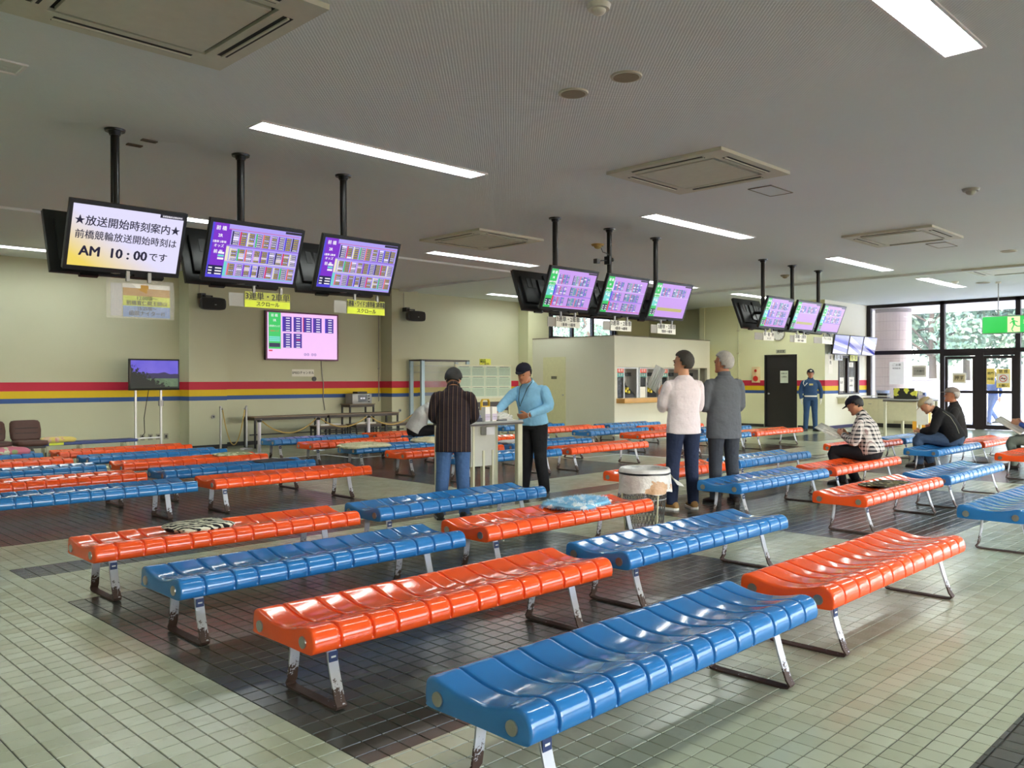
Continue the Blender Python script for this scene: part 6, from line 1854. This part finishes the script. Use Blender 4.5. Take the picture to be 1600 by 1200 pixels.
for r in range(3):
    for c in range(4):
        x0 = .06+c*.475; z0 = 1.53-r*.265
        s_ = box_obj('result_sheet', x0, x0+.45, -.003, .0, z0, z0+.235, mat('sheet_green', srgb(190, 210, 192), .7), t)
        lb_ = MB(); lb_.box(x0+.05, x0+.38, -.005, -.003, z0+.225, z0+.238)
        for q in range(6): lb_.box(x0+.03, x0+.42, -.0042, -.003, z0+.03+q*.03, z0+.036+q*.03)
        lb_.build('printed_lines', mat('sheet_ink', srgb(120, 136, 130), .7) if r else mat('sheet_head_blue', srgb(70, 86, 110), .7), s_)
box_obj('ledge', 0, 1.98, -.05, .06, .86, .90, M_CREAM, t)
for x in (.05, 1.88): box_obj('leg', x, x+.04, .01, .05, 0, .86, M_CREAM, t)
box_obj('foot', 0, .14, -.2, .25, 0, .03, M_CREAM, t); box_obj('foot', 1.84, 1.98, -.2, .25, 0, .03, M_CREAM, t)
box_obj('dark_board', .05, 1.93, .03, .05, .62, .86, M_EDGE, t)
tt = flat_sign('wall_sign', 'small yellow and black sign on the back wall above the notice board', 'sign', (16.38, YN-.008, 1.92), (1, 0, 0), .42, .20, mat('sign_yellow2', srgb(214, 214, 80), .5), None)
MB().box(-.20, .02, 0, .09, 0, .002, M=frame((0, 0, 0), (1, 0, 0), (0, 0, 1))).build('dark_field', M_DKP, tt)
tm = MB(); put_text(tm, '予想紙', .085, frame((-.09, -.003, .045), (1, 0, 0), (0, 0, 1))); tm.build('light_lettering', M_SGNY, tt)
tm = MB(); put_text(tm, 'ご案内', .085, frame((0, -.003, -.05), (1, 0, 0), (0, 0, 1)), sx=1.2); tm.build('lettering', M_BLACK, tt)

# ================================================================== counter and table near the entrance
t = thing('counter_cabinet', 'long low cream counter cabinet with dark plinth in front of the glazing', 'counter', (25.55, 8.62, 0))
box_obj('plinth', .05, .5, .02, 1.88, 0, .12, M_BLACKTRIM, t)
box_obj('cabinet_body', .0, .55, 0, 1.9, .12, .84, M_CREAM, t)
box_obj('worktop', -.03, .57, -.02, 1.92, .84, .87, M_GREYM, t)
for k in range(4):
    y0 = .02+k*.47
    d_ = box_obj('cabinet_door', -.015, 0, y0, y0+.45, .16, .56, M_CREAM, t); w_ = box_obj('drawer', -.015, 0, y0, y0+.45, .58, .82, M_CREAM, t)
    box_obj('handle', -.03, -.015, y0+.18, y0+.27, .68, .70, M_GREYM, w_)
t = thing('counter_rail', 'thin white rail standing on the cream counter along the glazing', 'rail', (25.60, 8.62, .871))
MB().box(0, .03, 0, 1.9, .04, .065).build('rail_bar', M_WHITE, t)
for y in (.02, .95, 1.85): box_obj('rail_post', 0, .03, y, y+.03, 0, .04, M_WHITE, t)
t = thing('black_box', 'small black box on the left part of the counter by the entrance', 'box', (25.75, 9.95, .871)); box_obj('box_body', -.12, .12, -.14, .14, 0, .12, M_BLACK, t, b=.008); box_obj('lid', -.13, .13, -.15, .15, .12, .135, M_CASE, t)
t = thing('yellow_crate', 'orange-yellow plastic crate standing below the counter behind the man in the beige cap', 'crate', (25.1, 8.65, 0)); box_obj('crate_body', -.15, .15, -.2, .2, .0, .45, mat('crate_orange', srgb(236, 170, 50), .5), t, b=.01); box_obj('rim', -.17, .17, -.22, .22, .45, .48, mat('crate_orange', srgb(236, 170, 50), .5), t, b=.008)
t = thing('writing_table', 'cream legged writing table near the entrance carrying a black and yellow box', 'table', (20.47, 7.08, 0))
box_obj('tabletop', 0, 1.2, 0, .85, .925, .95, M_TOPG, t, b=.004); box_obj('edge_band', -.004, 1.204, -.004, .854, .90, .926, M_EDGE, t)
for lx in (.02, 1.12):
    for ly in (.0, .79): box_obj('leg', lx, lx+.06, ly, ly+.06, 0, .90, M_CRLEG, t, b=.006)
box_obj('side_panel', .03, .05, .10, .72, .45, .90, M_CREAM, t)
t = thing('supply_box', 'black and yellow cardboard box on the writing table near the entrance', 'box', (21.02, 7.56, .951))
g = N('black_yellow_print'); p_, x_, y_, z_ = g.obj(); g.setc(g.mix(g.math('MULTIPLY', g.math('GREATER_THAN', g.noise(p_, 6, 2), .5), g.math('GREATER_THAN', z_, .07)), srgb(40, 42, 36), srgb(214, 214, 84))); g.b.inputs['Roughness'].default_value = .5
box_obj('carton', -.18, .18, -.26, .26, 0, .20, g.m, t); box_obj('open_flap', -.19, -.18, -.22, .26, .15, .26, g.m, t)
for k in range(3):
    c_ = thing('card_carton', ['small white carton right of the black and yellow box, left one', 'small white carton right of the black and yellow box, middle one', 'small blue carton right of the black and yellow box'][k], 'carton', (20.93, 7.25-.045*k-.01, .951), 0, 'small cartons on the entrance table')
    box_obj('carton_body', -.04, .04, -.03, .03, 0, .20-.02*k, M_PAPER if k < 2 else mat('carton_blue', srgb(80, 104, 160), .5), c_); box_obj('print', -.042, -.04, -.02, .02, .03, .10, mat('lilac_print', srgb(196, 186, 206), .6), c_)
t = thing('pamphlet_stand', 'white sign panel on thin legs in front of the writing table near the entrance', 'stand', (19.60, 6.62, 0))
box_obj('panel', 0, .02, 0, .24, .42, .93, M_WHITE, t); box_obj('leg', 0, .02, 0, .02, 0, .42, M_WHITE, t); box_obj('leg', 0, .02, .22, .24, 0, .42, M_WHITE, t)
# ================================================================== outside
og = N('pale_paving'); p_, x_, y_, z_ = og.pos()
og.setc(og.mix(og.noise(p_, .6, 4), srgb(222, 220, 216), srgb(238, 236, 232))); og.b.inputs['Roughness'].default_value = .8
o = MB().add([(XE+.2, -40, -.02), (110, -40, -.02), (110, 90, -.02), (XE+.2, 90, -.02)], [(0, 1, 2, 3)]).build('ground', og.m); tag(o, 'pale paved forecourt outside the entrance', None, kind='structure')
o = MB().box(XE+.2, 31.2, -6, 22, 3.72, 4.3).build('canopy', mat('white_soffit', srgb(232, 230, 234), .7)); tag(o, 'white canopy soffit outside the entrance', None, kind='structure')
o = MB().box(26.4, 31.0, 11.75, 12.0, -.02, 3.72).build('wall_outside', M_WHITE); tag(o, 'white outer wall left of the tiled pillar', None, kind='structure')
# pillar clad with tiles, each tile a part
PCX, PCY, PR = 28.6, 10.75, .56
pl = MB().cyl((PCX, PCY, -.02), (PCX, PCY, 3.72), PR-.012, n=64).build('pillar', mat('pillar_joint', srgb(150, 140, 140), .8)); tag(pl, 'round pink tiled pillar outside the entrance glazing', None, kind='structure')
gt = N('pink_pillar_tile'); p_, x_, y_, z_ = gt.pos()
gt.setc(gt.mix(gt.noise(p_, 3, 3), srgb(206, 186, 184), srgb(220, 204, 200))); gt.b.inputs['Roughness'].default_value = .35
M_PT2 = mat('dark_pink_pillar_tile', srgb(186, 164, 164), .4)
nT = 36; hT = .30
ring_m = {}
def ptile(k, mtl):
    mb = MB(); a0 = 2*PI*(k+.02)/nT; a1 = 2*PI*(k+.98)/nT; R = []
    vs_ = []
    for z in (.004, hT-.004):
        for a in (a0, (a0+a1)/2, a1): vs_.append((math.cos(a)*PR, math.sin(a)*PR, z))
        for a in (a0, (a0+a1)/2, a1): vs_.append((math.cos(a)*(PR-.014), math.sin(a)*(PR-.014), z))
    mb.add(vs_, [(0, 1, 7, 6), (1, 2, 8, 7), (3, 9, 10, 4), (4, 10, 11, 5), (6, 7, 10, 9), (7, 8, 11, 10), (0, 3, 4, 1), (1, 4, 5, 2), (0, 6, 9, 3), (2, 5, 11, 8)])
    return mb
first = None
for k in range(nT):
    a = 2*PI*(k+.5)/nT
    facing = math.cos(a)*(-PCX)+math.sin(a)*(-PCY)
    if facing < 6: continue
    ob = None
    for r in range(12):
        if ob is None:
            ob = ptile(k, gt.m).build('tile', gt.m, pl); ob.location = (PCX, PCY, r*hT)
            me_ = ob.data
        else:
            o2 = bpy.data.objects.new('tile', me_); COL.objects.link(o2); o2.parent = pl; o2.location = (PCX, PCY, r*hT)
flat_sign('pillar_poster', 'white poster with a vehicle picture on the tiled pillar', 'poster', (PCX-.52, PCY-.30, 1.62), (.42, -.907, 0), .42, .72, M_PAPER, [('ご注意', .09, 0, .26), ('無断駐車', .06, 0, .15)], th=.004)
tt = thing('grey_box', 'small grey box on the white wall edge left of the tiled pillar', 'box', (26.9, 11.73, 1.72)); box_obj('box_body', -.09, .09, -.05, 0, -.17, .17, mat('meter_grey', srgb(150, 160, 176), .5), tt, b=.005); box_obj('door_seam', -.08, .08, -.053, -.05, -.01, .01, M_GREYM, tt)
# white boundary wall and grey-violet partition
o = MB().box(40, 40.3, -30, 26, -.02, 1.36).build('wall_boundary', mat('white_boundary', srgb(236, 236, 240), .7)); tag(o, 'long white boundary wall across the forecourt', None, kind='structure')
t = thing('partition_panel', 'grey-violet tiled partition block behind the pillar', 'partition', (33, 10.95, -.02))
box_obj('block', 0, .3, 0, 1.5, 0, 1.42, mat('violet_grey_tile', srgb(170, 162, 172), .6), t); box_obj('coping', -.02, .32, -.02, 1.52, 1.42, 1.46, M_WHITE, t)
# blue drum
t = thing('blue_drum', 'blue plastic drum outside by the pillar foot', 'drum', (27.4, 10.62, -.02)); MB().cyl((0, 0, 0), (0, 0, 1.05), .17, .19, n=20).build('drum_body', mat('drum_blue', srgb(110, 134, 170), .5), t, smooth='auto'); MB().cyl((0, 0, 1.05), (0, 0, 1.09), .2, n=20).build('lid', mat('drum_blue', srgb(110, 134, 170), .5), t, smooth='auto')
# trees beyond the wall
def leaf_mat(name, c1, c2):
    g = N(name); p, x, y, z = g.pos()
    g.setc(g.mix(g.noise(p, .8, 3), c1, c2)); g.b.inputs['Roughness'].default_value = .6
    return g.m
LM = [leaf_mat('leaf_dark', srgb(60, 90, 80), srgb(98, 126, 108)), leaf_mat('leaf_mid', srgb(88, 118, 98), srgb(126, 150, 124)), leaf_mat('leaf_light', srgb(120, 146, 114), srgb(160, 178, 142))]  # greens shifted towards blue: outdoor haze put into the leaf colour
M_BARK = mat('bark', srgb(82, 70, 60), .9, var=.3, bump=.6)
def tree(label, x, y, h_, r_, n_l, lm, seed):
    t = thing('tree', label, 'tree', (x, y, -.02), 0, 'trees beyond the boundary wall')
    rg = random.Random(seed)
    tk = MB(); tk.tube([(0, 0, 0), (.1, .05, h_*.25), (0, .1, h_*.5), (.1, 0, h_*.72)], [.22, .18, .13, .06], 8); tk.build('trunk', M_BARK, t, smooth=True)
    br = MB()
    cl = []
    for k in range(26):
        a = rg.uniform(0, 2*PI); u = rg.uniform(-.75, .95); rr_ = r_*math.sqrt(1-u*u*.8)*rg.uniform(.45, .95)
        c_ = Vector((math.cos(a)*rr_, math.sin(a)*rr_, h_*.60+u*h_*.36)); cl.append((c_, rg.uniform(.18, .34)*r_))
        if k < 9: br.tube([(0, .05, h_*rg.uniform(.3, .55)), c_*.6+Vector((0, 0, h_*.2)), c_], [.07, .04, .015], 5)
    br.build('branch', M_BARK, t)
    V_, F__ = [], []
    for i in range(n_l):
        c_, cr = cl[i % len(cl)]
        d = Vector((rg.gauss(0, 1), rg.gauss(0, 1), rg.gauss(0, 1))).normalized()*cr*rg.uniform(.5, 1.05)
        p = c_+d; s_ = rg.uniform(.10, .22)
        a = Vector((rg.gauss(0, 1), rg.gauss(0, 1), rg.gauss(0, 1))).normalized()*s_; b = a.cross(Vector((rg.gauss(0, 1), rg.gauss(0, 1), rg.gauss(0, 1)))).normalized()*s_*.5
        o_ = len(V_); V_ += [tuple(p-a), tuple(p+b), tuple(p+a), tuple(p-b)]; F__.append((o_, o_+1, o_+2, o_+3))
    mb = MB(); mb.v = V_; mb.f = F__; mb.mi = [0]*len(F__)
    f_ = mb.build('foliage', lm, t); f_['kind'] = 'stuff'
spots = [(46, 19.5, 9.5, 4.2, 'dark bushy tree at the left end, partly behind the tiled pillar', 0), (44.5, 14.8, 8.2, 3.8, 'bushy green tree just right of the tiled pillar', 1), (47, 11.2, 9.0, 4.0, 'dark tree above the left glass door', 0),
         (44.5, 8.2, 7.5, 3.4, 'pale green tree seen over the entrance doors', 2), (48, 5.0, 9.5, 4.3, 'tall dark tree behind the exit sign', 0), (45, 2.2, 8.0, 3.8, 'green tree right of the exit sign', 1), (52, 15.5, 11.5, 5.0, 'tallest dark tree in the second rank of the grove', 0), (53, 8.0, 11, 5.2, 'tall mid green tree in the second rank above the doors', 1), (52, 22.5, 11, 4.8, 'large tree in the second rank hidden mostly by the pillar', 0), (46, -2.5, 8.5, 4, 'green tree at the far right edge of the grove', 1), (37, 30.5, 9, 4.2, 'tree seen through the small high windows', 1), (44, 38, 11, 5, 'large tree beyond the small high windows', 0)]
for k, (x, y, h_, r_, lb, mi) in enumerate(spots): tree(lb, x, y, h_, r_, 5200, LM[mi], 30+k)
# outer bushes seen through the high windows
o = MB().box(23.95, 26.2, 12.8, 16.9, -.02, 3.72).build('wall_block', M_WALLP); tag(o, None, None, kind='structure')
bpy.context.view_layer.update()
